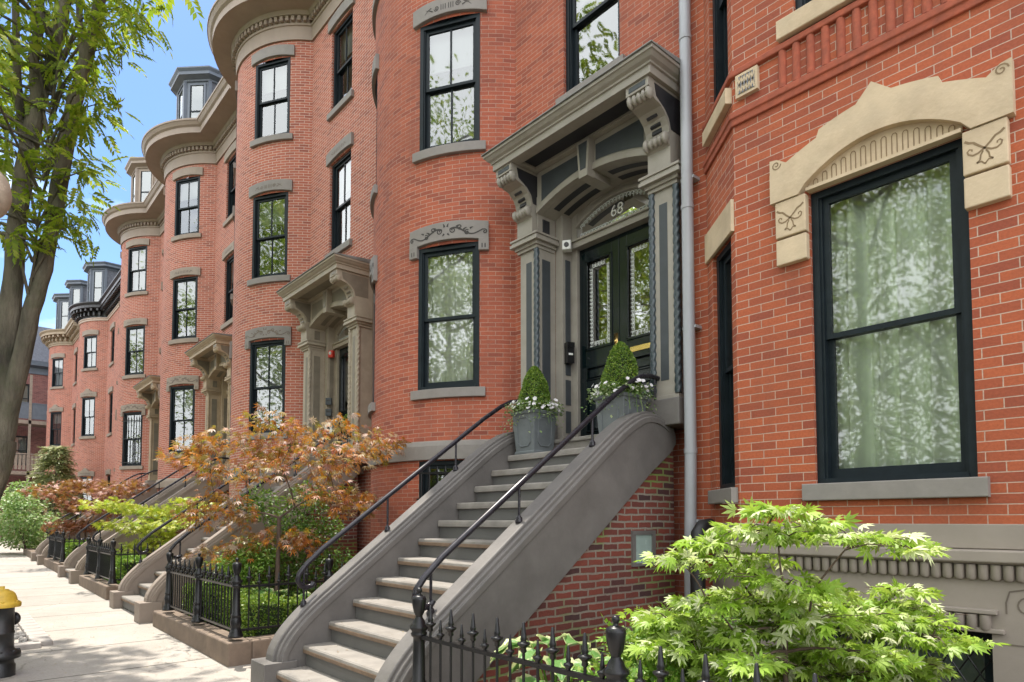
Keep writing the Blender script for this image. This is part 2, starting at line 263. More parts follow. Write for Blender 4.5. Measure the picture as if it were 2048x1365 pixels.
# ------------------------------------------------------------------ mesh helpers
class MB:
    def __init__(s): s.v = []; s.f = []; s.uv = []; s.mi = []
    def face(s, pts, uv=None, m=0):
        i = len(s.v); s.v += [tuple(p) for p in pts]; s.f.append(tuple(range(i, i + len(pts)))); s.uv.append(uv); s.mi.append(m)
    def grid(s, rows, m=0, closed_u=False, closed_v=False, flip=False):
        i = len(s.v); nr, nc = len(rows), len(rows[0])
        for r in rows: s.v += [tuple(p) for p in r]
        for a in range(nr if closed_u else nr - 1):
            for b in range(nc if closed_v else nc - 1):
                a2, b2 = (a + 1) % nr, (b + 1) % nc
                q = (i + a * nc + b, i + a * nc + b2, i + a2 * nc + b2, i + a2 * nc + b)
                s.f.append(q[::-1] if flip else q); s.uv.append(None); s.mi.append(m)
    def box(s, x0, x1, y0, y1, z0, z1, m=0, T=None):
        P = [(x0, y0, z0), (x1, y0, z0), (x1, y1, z0), (x0, y1, z0), (x0, y0, z1), (x1, y0, z1), (x1, y1, z1), (x0, y1, z1)]
        if T: P = [tuple(T(Vector(p))) for p in P]
        i = len(s.v); s.v += P
        for q in ((0, 3, 2, 1), (4, 5, 6, 7), (0, 1, 5, 4), (1, 2, 6, 5), (2, 3, 7, 6), (3, 0, 4, 7)):
            s.f.append(tuple(i + k for k in q)); s.uv.append(None); s.mi.append(m)
    def prism(s, poly, axis, a0, a1, m=0):
        """poly: list of 2D points; axis 'x': (y,z) extruded in x; 'y': (x,z) extruded in y; 'z': (x,y) extruded in z"""
        def P(p, a): return {'x': (a, p[0], p[1]), 'y': (p[0], a, p[1]), 'z': (p[0], p[1], a)}[axis]
        n = len(poly)
        s.face([P(p, a0) for p in poly], m=m); s.face([P(p, a1) for p in reversed(poly)], m=m)
        for k in range(n):
            p, q = poly[k], poly[(k + 1) % n]
            s.face([P(q, a0), P(p, a0), P(p, a1), P(q, a1)], m=m)
    def lathe(s, prof, c=(0, 0, 0), n=16, m=0, flutes=0):
        rows = []
        for r, z in prof:
            rows.append([(c[0] + r * math.cos(2 * math.pi * k / n), c[1] + r * math.sin(2 * math.pi * k / n), c[2] + z) for k in range(n)])
        s.grid(rows, m, closed_v=True)
    def tube(s, pts, rad, n=8, m=0, cap=True):
        pts = [Vector(p) for p in pts]; rad = rad if isinstance(rad, (list, tuple)) else [rad] * len(pts)
        rows = []; up = Vector((0.13, 0.07, 1)).normalized(); prev = None
        for k, p in enumerate(pts):
            d = (pts[min(k + 1, len(pts) - 1)] - pts[max(k - 1, 0)])
            d = d.normalized() if d.length > 1e-9 else Vector((0, 0, 1))
            if prev is None:
                a = d.cross(up if abs(d.dot(up)) < 0.95 else Vector((1, 0, 0))).normalized()
            else: a = (prev - d * prev.dot(d)).normalized()
            prev = a; b = d.cross(a)
            rows.append([p + (a * math.cos(2 * math.pi * j / n) + b * math.sin(2 * math.pi * j / n)) * rad[k] for j in range(n)])
        s.grid(rows, m, closed_v=True)
        if cap: s.face(list(reversed(rows[0])), m=m); s.face(rows[-1], m=m)
    def ellipsoid(s, c, r, n=10, k=6, m=0):
        rows = []
        for a in range(k + 1):
            t = math.pi * a / k
            rows.append([(c[0] + r[0] * math.sin(t) * math.cos(2 * math.pi * j / n), c[1] + r[1] * math.sin(t) * math.sin(2 * math.pi * j / n), c[2] - r[2] * math.cos(t)) for j in range(n)])
        s.grid(rows, m, closed_v=True)
    def ribbon(s, pts, w, fn, m=0):
        """flat ribbon of width w along 2D polyline pts, mapped to 3D by fn(a,b)"""
        n = len(pts); Lf = []; Rt = []
        for k in range(n):
            a, b = pts[max(k - 1, 0)], pts[min(k + 1, n - 1)]
            dx, dy = b[0] - a[0], b[1] - a[1]; l = math.hypot(dx, dy) or 1
            ww = w if not callable(w) else w(k / (n - 1))
            Lf.append(fn(pts[k][0] - dy / l * ww / 2, pts[k][1] + dx / l * ww / 2)); Rt.append(fn(pts[k][0] + dy / l * ww / 2, pts[k][1] - dx / l * ww / 2))
        s.grid([Lf, Rt], m, flip=False)
    def mesh(s, name, mats, smooth=False):
        me = bpy.data.meshes.new(name); me.from_pydata([tuple(p) for p in s.v], [], s.f)
        for m in mats: me.materials.append(M[m])
        if len(mats) > 1: me.polygons.foreach_set('material_index', s.mi)
        if any(u is not None for u in s.uv):
            uvl = me.uv_layers.new(name='UVMap'); k = 0; data = []
            for f, u in zip(s.f, s.uv):
                for j in range(len(f)): data += list(u[j]) if u else [0.0, 0.0]
            uvl.data.foreach_set('uv', data)
        if smooth: me.polygons.foreach_set('use_smooth', [True] * len(me.polygons))
        me.update(); return me
    def build(s, name, mats, parent=None, smooth=False, bevel=0, loc=None, rotz=0):
        mats = [mats] if isinstance(mats, str) else mats
        return link(name, s.mesh(name, mats, smooth), parent, bevel, loc, rotz)

def link(name, me, parent=None, bevel=0, loc=None, rotz=0):
    o = bpy.data.objects.new(name, me); COL.objects.link(o)
    if parent: o.parent = parent
    if loc: o.location = loc
    if rotz: o.rotation_euler = (0, 0, rotz)
    if bevel:
        b = o.modifiers.new('bevel', 'BEVEL'); b.width = bevel; b.segments = 2; b.limit_method = 'ANGLE'; b.angle_limit = R(35); b.harden_normals = False
    return o
def tag(o, label, cat, group=None, kind=None):
    if label: o['label'] = label
    if cat: o['category'] = cat
    if group: o['group'] = group
    if kind: o['kind'] = kind
    return o
def thing(name, label, cat, loc=(0, 0, 0), rotz=0, group=None):
    o = bpy.data.objects.new(name, None); COL.objects.link(o); o.location = loc; o.rotation_euler = (0, 0, rotz); o.empty_display_size = 0.2
    return tag(o, label, cat, group)
def struct(o): o['kind'] = 'structure'; return o
def copy_tree(o, parent=None):
    c = o.copy(); COL.objects.link(c)
    if parent: c.parent = parent
    for ch in list(o.children): copy_tree(ch, c)
    return c

class Path:
    """plan path: list of ('L',p0,p1) or ('A',c,r,a0,a1) with outward normal (0,-1) for a line going +x"""
    def __init__(s, segs):
        s.segs = segs; s.u0 = []; u = 0
        for g in segs:
            s.u0.append(u); u += math.dist(g[1], g[2]) if g[0] == 'L' else g[2] * abs(g[4] - g[3])
        s.len = u
    def at(s, u):
        for k, g in enumerate(s.segs):
            l = math.dist(g[1], g[2]) if g[0] == 'L' else g[2] * abs(g[4] - g[3])
            if u <= s.u0[k] + l + 1e-9 or k == len(s.segs) - 1:
                t = u - s.u0[k]
                if g[0] == 'L':
                    dx, dy = (g[2][0] - g[1][0]) / l, (g[2][1] - g[1][1]) / l
                    return (g[1][0] + dx * t, g[1][1] + dy * t), (dy, -dx)
                a = g[3] + t / g[2]
                return (g[1][0] + g[2] * math.sin(a), g[1][1] - g[2] * math.cos(a)), (math.sin(a), -math.cos(a))
    def pt(s, u, off, z):
        p, n = s.at(u); return (p[0] + n[0] * off, p[1] + n[1] * off, z)
    def breaks(s, u0, u1, step=R(5)):
        B = {u0, u1}
        for k, g in enumerate(s.segs):
            l = math.dist(g[1], g[2]) if g[0] == 'L' else g[2] * abs(g[4] - g[3])
            a = s.u0[k]
            for x in ([a, a + l] if g[0] == 'L' else [a + l * i / max(1, round(abs(g[4] - g[3]) / step)) for i in range(max(1, round(abs(g[4] - g[3]) / step)) + 1)]):
                if u0 < x < u1: B.add(x)
        out = []
        for x in sorted(B):
            if not out or x - out[-1] > 1e-5: out.append(x)
        return out
    def miter(s, u):
        (p, n1), (_, n2) = s.at(max(0, u - 1e-4)), s.at(min(s.len, u + 1e-4))
        p = s.at(u)[0]
        m = (n1[0] + n2[0], n1[1] + n2[1]); l = math.hypot(*m); m = (m[0] / l, m[1] / l)
        c = max(0.5, m[0] * n1[0] + m[1] * n1[1]); return p, (m[0] / c, m[1] / c)

def wall(mb, path, z0, z1, opens, depth=0.2, m=0, u0=None, u1=None):
    """curved or straight wall sheet along path with rectangular openings (ua,ub,za,zb) and their reveals"""
    a, b = (0 if u0 is None else u0), (path.len if u1 is None else u1)
    B = set(path.breaks(a, b)); Z = {z0, z1}
    for (ua, ub, za, zb) in opens: B |= {ua, ub}; Z |= {za, zb}
    us = sorted(B); zs = sorted(Z)
    us = [x for i, x in enumerate(us) if i == 0 or x - us[i - 1] > 1e-6]
    for i in range(len(us) - 1):
        for j in range(len(zs) - 1):
            uc, zc = (us[i] + us[i + 1]) / 2, (zs[j] + zs[j + 1]) / 2
            if any(o[0] < uc < o[1] and o[2] < zc < o[3] for o in opens): continue
            A, Bq = path.pt(us[i] + 1e-7, 0, 0), path.pt(us[i + 1] - 1e-7, 0, 0)
            mb.face([(A[0], A[1], zs[j]), (Bq[0], Bq[1], zs[j]), (Bq[0], Bq[1], zs[j + 1]), (A[0], A[1], zs[j + 1])],
                    [(us[i], zs[j]), (us[i + 1], zs[j]), (us[i + 1], zs[j + 1]), (us[i], zs[j + 1])], m)
    for (ua, ub, za, zb) in opens:
        uc = (ua + ub) / 2; _, n = path.at(uc)
        def back(u, z):
            p, _ = path.at(u); return (p[0] - n[0] * depth, p[1] - n[1] * depth, z)
        pa, pb = path.pt(ua, 0, 0), path.pt(ub, 0, 0)
        mb.face([(pa[0], pa[1], za), (pa[0], pa[1], zb), back(ua, zb), back(ua, za)], [(ua, za), (ua, zb), (ua + depth, zb), (ua + depth, za)], m)
        mb.face([(pb[0], pb[1], zb), (pb[0], pb[1], za), back(ub, za), back(ub, zb)], [(ub, zb), (ub, za), (ub - depth, za), (ub - depth, zb)], m)
        mb.face([(pa[0], pa[1], zb), (pb[0], pb[1], zb), back(ub, zb), back(ua, zb)], [(ua, zb), (ub, zb), (ub, zb + depth), (ua, zb + depth)], m)
        mb.face([(pb[0], pb[1], za), (pa[0], pa[1], za), back(ua, za), back(ub, za)], [(ub, za), (ua, za), (ua, za - depth), (ub, za - depth)], m)

def band(mb, path, u0, u1, prof, m=0, step=R(5)):
    """sweep a closed (offset, z) profile along the path"""
    rows = []
    for u in path.breaks(u0, u1, step):
        p, n = path.miter(u); rows.append([(p[0] + n[0] * o, p[1] + n[1] * o, z) for o, z in prof])
    mb.grid(rows, m, closed_v=True, flip=True)
    mb.face(rows[0], m=m); mb.face(list(reversed(rows[-1])), m=m)

def strip(mb, path, u0, u1, zb, zt, o0, o1, m=0, n=14, extra=()):
    """solid strip between bottom zb(t) and top zt(t), t in -1..1, offsets o0..o1 from the path"""
    us = sorted(set([u0 + (u1 - u0) * k / n for k in range(n + 1)] + list(extra)))
    rows = []
    for u in us:
        t = 2 * (u - u0) / (u1 - u0) - 1; a, b = zb(t), zt(t)
        rows.append([path.pt(u, o0, a), path.pt(u, o1, a), path.pt(u, o1, b), path.pt(u, o0, b)])
    mb.grid(rows, m, closed_v=True, flip=True); mb.face(rows[0], m=m); mb.face(list(reversed(rows[-1])), m=m)

# ------------------------------------------------------------------ windows
WCACHE = {}
def window(parent, w, h, loc, rotz, muntin=False, fr='window', curtain='dark', bars=False):
    key = (round(w, 3), round(h, 3), muntin, fr, curtain, bars)
    if key not in WCACHE:
        f = MB(); t = 0.055
        f.box(-w / 2, -w / 2 + t, 0.045, 0.17, 0, h); f.box(w / 2 - t, w / 2, 0.045, 0.17, 0, h)
        f.box(-w / 2 + t, w / 2 - t, 0.045, 0.17, h - t, h); f.box(-w / 2 + t, w / 2 - t, 0.035, 0.17, 0, 0.05)
        f.box(-w / 2 + t, -w / 2 + t + 0.018, 0.062, 0.16, 0.05, h - t); f.box(w / 2 - t - 0.018, w / 2 - t, 0.062, 0.16, 0.05, h - t)
        fm = f.mesh('window_frame', [fr])
        parts = []
        a = w / 2 - t - 0.018; zm = h * 0.5
        for (za, zb, y, rb, rt) in ((zm - 0.02, h - t, 0.085, 0.04, 0.05), (0.05, zm + 0.02, 0.122, 0.075, 0.04)):
            s_ = MB(); st = 0.045
            s_.box(-a, -a + st, y, y + 0.035, za, zb); s_.box(a - st, a, y, y + 0.035, za, zb)
            s_.box(-a + st, a - st, y, y + 0.035, za, za + rb); s_.box(-a + st, a - st, y, y + 0.035, zb - rt, zb)
            if muntin: s_.box(-0.011, 0.011, y + 0.004, y + 0.031, za + rb, zb - rt)
            p_ = MB(); p_.face([(-a + st, y + 0.018, za + rb), (a - st, y + 0.018, za + rb), (a - st, y + 0.018, zb - rt), (-a + st, y + 0.018, zb - rt)])
            parts.append((s_.mesh('sash', [fr]), p_.mesh('pane', ['glassN' if curtain == 'curtain' else 'glass'])))
        c = MB(); y0 = 0.275; nf = 70
        amp = {'curtain': 0.042, 'sheer': 0.024}.get(curtain, 0.0)
        rr = random.Random(11); ph = [rr.uniform(0, 6) for _ in range(4)]
        top, bot = [], []; plain = curtain == 'none'; curtain = 'dark' if plain else curtain
        for k in range(nf + 1):
            x = -w / 2 - 0.12 + (w + 0.24) * k / nf
            d = amp * (math.sin(x * 34 + ph[0]) + 0.6 * math.sin(x * 57 + ph[1]) + 0.5 * math.sin(x * 19 + ph[2]))
            top.append((x, y0 + d * 0.8, h + 0.05)); bot.append((x + d * 0.3, y0 + d * 1.25, -0.05))
        mid = [((p[0] + q[0]) / 2, (p[1] + q[1]) / 2, h / 2) for p, q in zip(top, bot)]
        c.grid([bot, mid, top])
        mats = {'curtain': 'curtain', 'sheer': 'sheer', 'dark': 'dark', 'shade': 'shade'}[curtain]  # dark variants: near-black sheet painted as the shade of an unlit room
        if curtain == 'dark' and not plain:
            mats = 'dark'; c.box(-w / 2, w / 2, y0 - 0.06, y0 - 0.05, h * rr.uniform(0.55, 0.8), h, 1)
        cm = c.mesh('curtain', [mats] + (['shade'] if curtain == 'dark' and not plain else []), True if amp else False)
        bm = None
        if bars:
            g = MB()
            for k in range(7):
                x = -w / 2 + 0.07 + (w - 0.14) * k / 6; g.tube([(x, -0.02, 0.03), (x, -0.02, h * 0.86)], 0.009, 6); g.tube([(x, -0.02, h * 0.86), (x, -0.02, h * 0.93)], [0.018, 0.002], 6)
            for zz in (0.12, h * 0.5, h * 0.83): g.box(-w / 2, w / 2, -0.03, -0.01, zz, zz + 0.025)
            bm = g.mesh('window_guard', ['iron'])
        WCACHE[key] = (fm, parts, cm, bm)
    fm, parts, cm, bm = WCACHE[key]
    o = link('window', fm, parent, 0, loc, rotz)
    for sm, pm in parts: link('sash', sm, o); link('pane', pm, o)
    link('curtain', cm, o)
    if bm: link('window_guard', bm, o)
    return o

def spiral(cx, cy, r, a0, turns, n=16, sgn=1):
    return [(cx + r * (1 - 0.85 * k / n) * math.cos(a0 + sgn * 2 * math.pi * turns * k / n), cy + r * (1 - 0.85 * k / n) * math.sin(a0 + sgn * 2 * math.pi * turns * k / n)) for k in range(n + 1)]
def carving(path, uc, z0, hw, parent, mat, off, rich=True):
    """scrollwork of thin ribbons on a lintel face, centre uc, base height z0, half width hw"""
    mb = MB()
    for s in (-1, 1):
        fn = lambda a, b, s=s: path.pt(uc + s * a, off, z0 + b)
        wv = [(0.06 + (hw - 0.1) * k / 18, 0.10 + 0.045 * math.sin(k / 18 * 2 * math.pi * 1.0 + 0.6) - 0.03 * (k / 18)) for k in range(19)]
        if rich:
            mb.ribbon(wv, lambda t: 0.024 * (1.1 - 0.5 * t), fn)
            for (cx, cy, r, a, g) in ((0.10, 0.11, 0.038, 2.5, 1), (0.20, 0.145, 0.034, -1.0, -1), (0.30, 0.06, 0.034, 1.0, 1), (hw - 0.02, 0.06, 0.03, 2.2, -1)):
                if cx < hw: mb.ribbon(spiral(cx, cy, r * 1.15, a, 1.25, 16, g), 0.015, fn)
            for (x, y, dx, dy) in ((0.15, 0.15, 0.05, 0.025), (0.25, 0.10, 0.05, 0.03), (0.34, 0.11, 0.045, 0.02), (0.02, 0.16, 0.02, 0.05), (0.025, 0.07, 0.03, -0.03)):
                if x + dx < hw: mb.ribbon([(x, y), (x + dx * .5, y + dy * .7), (x + dx, y + dy)], lambda t: 0.03 * (1 - 0.8 * t), fn)
        else:
            for k in range(3): mb.ribbon([(0.025 + k * 0.032, 0.05), (0.025 + k * 0.032, 0.13)], 0.011, fn)
            mb.ribbon(spiral(0.16, 0.09, 0.04, 0, 1.6, 18, s), 0.012, fn)
            mb.ribbon([(0.22, 0.06), (0.27, 0.09), (0.33, 0.11)], lambda t: 0.02 * (1 - .8 * t), fn); mb.ribbon([(0.24, 0.12), (0.29, 0.10), (0.35, 0.05)], lambda t: 0.016 * (1 - .7 * t), fn)
    mb.build('carving', mat, parent)

def lintel(path, uc, w, z, parent, kind, mat, cmat):
    mb = MB(); hw = w / 2 + (0.13 if kind == 'ears' else 0.10); H = {'ears': 0.26, 'arch': 0.24, 'plain': 0.24, 'ped': 0.24}[kind]
    arch = lambda t: 0.045 * (1 - t * t)
    strip(mb, path, uc - hw, uc + hw, lambda t: z + (0.02 + arch(t) if abs(t) < 1 else 0.02) - 0.02, lambda t: z + H + arch(t) * 0.9, -0.02, 0.055)
    if kind == 'ears':
        for s in (-1, 1):
            strip(mb, path, uc + s * (w / 2 + 0.065) - 0.068, uc + s * (w / 2 + 0.065) + 0.068, lambda t: z - 0.14, lambda t: z + 0.03, -0.02, 0.058, n=3)
    if kind == 'ped':
        for (hw2, z0_, z1_) in ((0.22, H, H + 0.08), (0.12, H + 0.08, H + 0.15)):
            strip(mb, path, uc - hw2, uc + hw2, lambda t: z + z0_, lambda t: z + z1_ + 0.03 * (1 - t * t), -0.02, 0.06, n=6)
    o = mb.build('lintel', mat, parent, bevel=0.008)
    if kind == 'ears': carving(path, uc, z + 0.055, hw - 0.03, o, cmat, 0.0575, True)
    if kind in ('arch', 'ped'): carving(path, uc, z + 0.05, hw - 0.05, o, cmat, 0.0575, False)
    if kind == 'ears':
        g = MB()
        for s in (-1, 1):
            for k in (-0.02, 0.02): g.ribbon([(s * (w / 2 + 0.065) + k, -0.11), (s * (w / 2 + 0.065) + k, -0.05)], 0.014, lambda a, b: path.pt(uc + a, 0.0605, z + b))
        g.build('carving', cmat, o)
def sill(path, uc, w, z, parent, mat):
    mb = MB(); hw = w / 2 + 0.09
    strip(mb, path, uc - hw, uc + hw, lambda t: z - 0.13, lambda t: z, -0.12, 0.06)
    mb.build('sill', mat, parent, bevel=0.008)

# ------------------------------------------------------------------ door surround, common to the row
def console(parent, mats, xc, hwid=0.14):
    P = [(-.30, 5.125), (-.37, 5.13), (-.37, 5.33), (-.40, 5.355), (-.43, 5.40), (-.41, 5.455), (-.385, 5.475), (-.40, 5.545), (-.44, 5.62), (-.52, 5.685), (-.62, 5.71), (-.68, 5.74), (-.70, 5.775), (-.685, 5.805), (-.725, 5.81), (-.725, 5.904), (-0.003, 5.904), (-0.003, 5.125)]
    mb = MB(); mb.prism(P, 'x', xc - hwid, xc + hwid, 0)
    for s in (-1, 1):
        mb.prism([(-.10, 5.50), (-.355, 5.50), (-.385, 5.60), (-.46, 5.68), (-.60, 5.75), (-.63, 5.87), (-.10, 5.87)], 'x', xc + s * (hwid - 0.001), xc + s * (hwid + 0.004), 1)
    for k in range(3):
        y, z, a = ((-.392, 5.525, 8), (-.418, 5.588, 24), (-.475, 5.655, 44))[k]
        T = lambda v, y=y, z=z, a=a: Matrix.Translation((xc, y, z)) @ Matrix.Rotation(R(-a), 4, 'X') @ v
        mb.box(-.06, .06, -.012, .02, -.024, .024, 1, T)
    mb.box(xc - hwid + 0.035, xc + hwid - 0.035, -.729, -.72, 5.83, 5.885, 2)
    o = mb.build('bracket', mats, parent, bevel=0.006)
    for (y, z) in ((-.415, 5.405), (-.672, 5.765)):
        g = MB(); g.tube([(xc - hwid * .98, y, z), (xc + hwid * .98, y, z)], .035, 10)
        for k in range(5):
            x = xc + (k - 2) * hwid * 0.41; big = 1.0 + 0.18 * (abs(k - 2) == 2)
            g.ellipsoid((x, y, z), (hwid * .24, .055 * big, .058 * big))
        g.build('scroll_roll', mats[0], o, True)
    for s in (-1, 1):
        e = MB(); fn = lambda a, b, s=s: (xc + s * (hwid + 0.006), a, b)
        e.ribbon(spiral(-.22, 5.74, .09, 0.4, 1.6, 20, 1), 0.016, fn); e.ribbon(spiral(-.42, 5.77, .06, 2.4, 1.4, 16, -1), 0.014, fn)
        e.ribbon([(-.16, 5.55), (-.24, 5.60), (-.30, 5.66), (-.33, 5.74)], 0.02, fn); e.ribbon([(-.5, 5.80), (-.54, 5.76), (-.58, 5.80)], 0.016, fn)
        e.build('side_scroll', mats[2] if mats[2] != 'panel' else 'soffit', o)
    return o
ARCH = lambda x: 5.38 + 0.18 * (1 - (x / 0.87) ** 2)
SURC = {}
def door_surround(parent, trim, panel, soff, number, detail=True):
    root = MB()                                    # arch panel, jambs and transom bar: the body of the surround
    n = 20; xs = [-0.87 + 1.74 * k / n for k in range(n + 1)]
    rows = [[(x, -.30, ARCH(x)), (x, -.30, 5.904), (x, -.22, 5.904), (x, -.22, ARCH(x))] for x in xs]
    root.grid(rows, 0, closed_v=True)
    root.grid([[(x, -.22, ARCH(x) + .001), (x, .30, ARCH(x) + .001)] for x in xs], 0)                  # barrel soffit
    for s in (-1, 1):
        xa = [s * (0.11 + 0.68 * k / 10) for k in range(11)]
        root.grid([[(x, -.304, ARCH(x) + .10), (x, -.304, 5.84)] for x in xa], 1, flip=s < 0)
        for (ya, yb) in ((-.16, -.06), (0.02, 0.12)):
            xb = [s * (0.16 + 0.56 * k / 8) for k in range(9)]
            root.grid([[(x, ya, ARCH(x) - .003), (x, yb, ARCH(x) - .003)] for x in xb], 2, flip=s < 0)
        root.box(min(s * .87, s * .885), max(s * .87, s * .885), -.30, .02, 2.48, 5.60, 0)             # jamb faces
        root.box(min(s * .745, s * .87), max(s * .745, s * .87), .02, .34, 2.48, 5.56, 0)
        root.box(min(s * .65, s * .745), max(s * .65, s * .745), .19, .34, 2.48, 5.50, 0)
        for (za, zb) in ((2.62, 2.9), (2.98, 3.3), (3.36, 3.6), (3.66, 4.85)):
            root.box(min(s * .735, s * .747), max(s * .735, s * .747), .07, .16, za, zb, 1)
        root.box(min(s * .860, s * .872), max(s * .860, s * .872), -.22, -.08, 2.95, 4.82, 1)
        root.box(min(s * .860, s * .872), max(s * .860, s * .872), -.21, -.09, 5.16, 5.34, 2)
    root.grid([[(x, -.325, ARCH(x) - .004), (x, -.325, ARCH(x) + .075), (x, -.298, ARCH(x) + .075), (x, -.298, ARCH(x) - .004)] for x in xs], 0, closed_v=True)
    root.box(-.74, .74, .13, .33, 4.985, 5.10, 0); root.box(-.70, .70, .10, .14, 5.06, 5.085, 0)
    TA = lambda x: 5.27 + 0.20 * (1 - (x / 0.66) ** 2)
    xt = [-.66 + 1.32 * k / 16 for k in range(17)]
    root.grid([[(x, .20, TA(x)), (x, .20, ARCH(x) + .02)] for x in xt], 0)
    root.grid([[(x, .17, TA(x) - .005), (x, .17, TA(x) + .04), (x, .21, TA(x) + .04), (x, .21, TA(x) - .005)] for x in xt], 0, closed_v=True)
    root.prism([(-.10, 5.905), (.10, 5.905), (.065, 5.47), (-.065, 5.47)], 'y', -.40, -.29, 0)
    root.prism([(-.065, 5.87), (.065, 5.87), (.04, 5.56), (-.04, 5.56)], 'y', -.405, -.40, 1)
    root.box(-.075, .075, -.29, .0, 5.47, 5.56, 0)
    S = root.build('door_surround', [trim, panel, soff], parent, bevel=0.004)
    for s in (-1, 1):
        p = MB(); a, b = sorted((s * .885, s * 1.185))
        p.box(a, b, -.30, -.002, 2.79, 4.95, 0)
        c0, c1 = sorted((s * .975, s * 1.075))
        p.box(c0, c1, -.304, -.299, 2.95, 4.80, 1)
        for (e, z0, z1) in ((.03, 4.945, 4.985), (.055, 4.985, 5.025), (.10, 5.025, 5.065), (.085, 5.065, 5.095), (.10, 5.095, 5.122)):
            p.box(a - e * (1 if s < 0 else 1), b + e, -.30 - e, -.001, z0, z1, 0)
        p.box(a - .02, b + .02, -.325, -.001, 2.74, 2.79, 0)
        q = p.build('pilaster', [trim, panel], S, bevel=0.005)
        pl = MB(); pl.box(a - .05, b + .07, -.40, -.001, 2.47, 2.742, 0); pl.build('plinth', 'cheek' if trim == 'trim' else 'cheekB', q, bevel=0.012)
        rp_ = MB()
        for xc in ([a + 0.0, b - 0.0] if s > 0 else [b]):
            rows = []
            for k in range(150):
                z = 2.80 + 2.14 * k / 149
                rr = []
                for j in range(12):
                    an = 2 * math.pi * j / 12; r = 0.034 * (1 + 0.17 * math.cos(3 * (an - z * 22)))
                    rr.append((xc + r * math.cos(an), -.30 + r * math.sin(an), z))
                rows.append(rr)
            rp_.grid(rows, 0, closed_v=True)
        rp_.build('rope_column', 'rope' if trim == 'trim' else trim, q, True)
        console(S, [trim, soff, panel], s * 1.03)
    # hood
    h = MB(); hp = Path([('L', (-1.21, -.003), (-1.21, -.75)), ('L', (-1.21, -.75), (1.21, -.75)), ('L', (1.21, -.75), (1.21, -.003))])
    band(h, hp, 0, hp.len, [(-.06, 5.905), (0.0, 5.905), (0.0, 5.985), (.02, 5.99), (.02, 6.01), (.05, 6.03), (.075, 6.065), (.09, 6.07), (.09, 6.105), (-.06, 6.11)], 0)
    h.box(-1.155, 1.155, -.70, -.003, 5.945, 6.10, 2)
    for (x0, x1, y0, y1) in ((-1.155, 1.155, -.70, -.60), (-1.155, 1.155, -.36, -.002), (-1.155, -.84, -.60, -.36), (.84, 1.155, -.60, -.36)): h.box(x0, x1, y0, y1, 5.907, 5.947, 0)
    for (x0, x1, y0, y1) in ((-.84, .84, -.605, -.59), (-.84, .84, -.37, -.355), (-.845, -.83, -.59, -.37), (.83, .845, -.59, -.37)): h.box(x0, x1, y0, y1, 5.915, 5.95, 0)
    H = h.build('hood', [trim, panel, soff], S, bevel=0.004)
    r = MB(); r.prism([(-.86, 6.107), (-.86, 6.118), (-.003, 6.19), (-.003, 6.107)], 'x', -1.31, 1.31, 0); r.build('hood_roof', 'lead', S)
    g = MB(); g.grid([[(x, .21, 5.10), (x, .21, TA(x))] for x in xt], 0); g.build('transom_pane', 'glassD', S)
    if detail: greek_arch(S, TA)
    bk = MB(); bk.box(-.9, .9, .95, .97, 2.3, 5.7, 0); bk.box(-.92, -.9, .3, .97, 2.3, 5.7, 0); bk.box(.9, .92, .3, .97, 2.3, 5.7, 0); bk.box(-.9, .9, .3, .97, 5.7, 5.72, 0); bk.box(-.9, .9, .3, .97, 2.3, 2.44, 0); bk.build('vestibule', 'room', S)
    if number:
        tx = bpy.data.curves.new('house_number', 'FONT'); tx.body = number; tx.size = 0.20; tx.align_x = 'CENTER'; tx.extrude = 0.002; tx.materials.append(M['white'])
        tmp = bpy.data.objects.new('lettering', tx); COL.objects.link(tmp); bpy.context.view_layer.update(); me = bpy.data.meshes.new_from_object(tmp); bpy.data.objects.remove(tmp); o = link('house_number', me, S); o.location = (0.0, .203, 5.215); o.rotation_euler = (R(90), 0, 0)
    return S
def meander(mb, p0, dirv, nrm, n, P, w, y):
    """greek key strip of n units of pitch P from p0 along dirv (2D), band height on side nrm"""
    h = P * 0.95
    for k in range(n):
        pl = [(0, 0), (0, h), (.78 * P, h), (.78 * P, .36 * h), (.42 * P, .36 * h), (.42 * P, .66 * h)]
        pts = [(p0[0] + dirv[0] * (k * P + a) + nrm[0] * b, p0[1] + dirv[1] * (k * P + a) + nrm[1] * b) for a, b in pl]
        for q in range(len(pts) - 1): mb.ribbon([pts[q], pts[q + 1]], w, lambda a, b: (a, y, b))
        mb.ribbon([(p0[0] + dirv[0] * (k * P + .78 * P), p0[1] + dirv[1] * (k * P + .78 * P)), (p0[0] + dirv[0] * (k + 1) * P, p0[1] + dirv[1] * (k + 1) * P)], w, lambda a, b: (a, y, b))
def greek_arch(S, TA):
    g = MB(); P = .052
    meander(g, (-.60, 5.125), (1, 0), (0, 1), 23, P, .011, .207)
    for k in range(22):
        x = -.58 + k * P; sl = (TA(x + .01) - TA(x)) / .01; l = math.hypot(1, sl); d = (1 / l, sl / l)
        meander(g, (x, TA(x) - .075), d, (-d[1], d[0]), 1, P * 1.02, .011, .207)
    g.build('etched_border', 'etch', S)

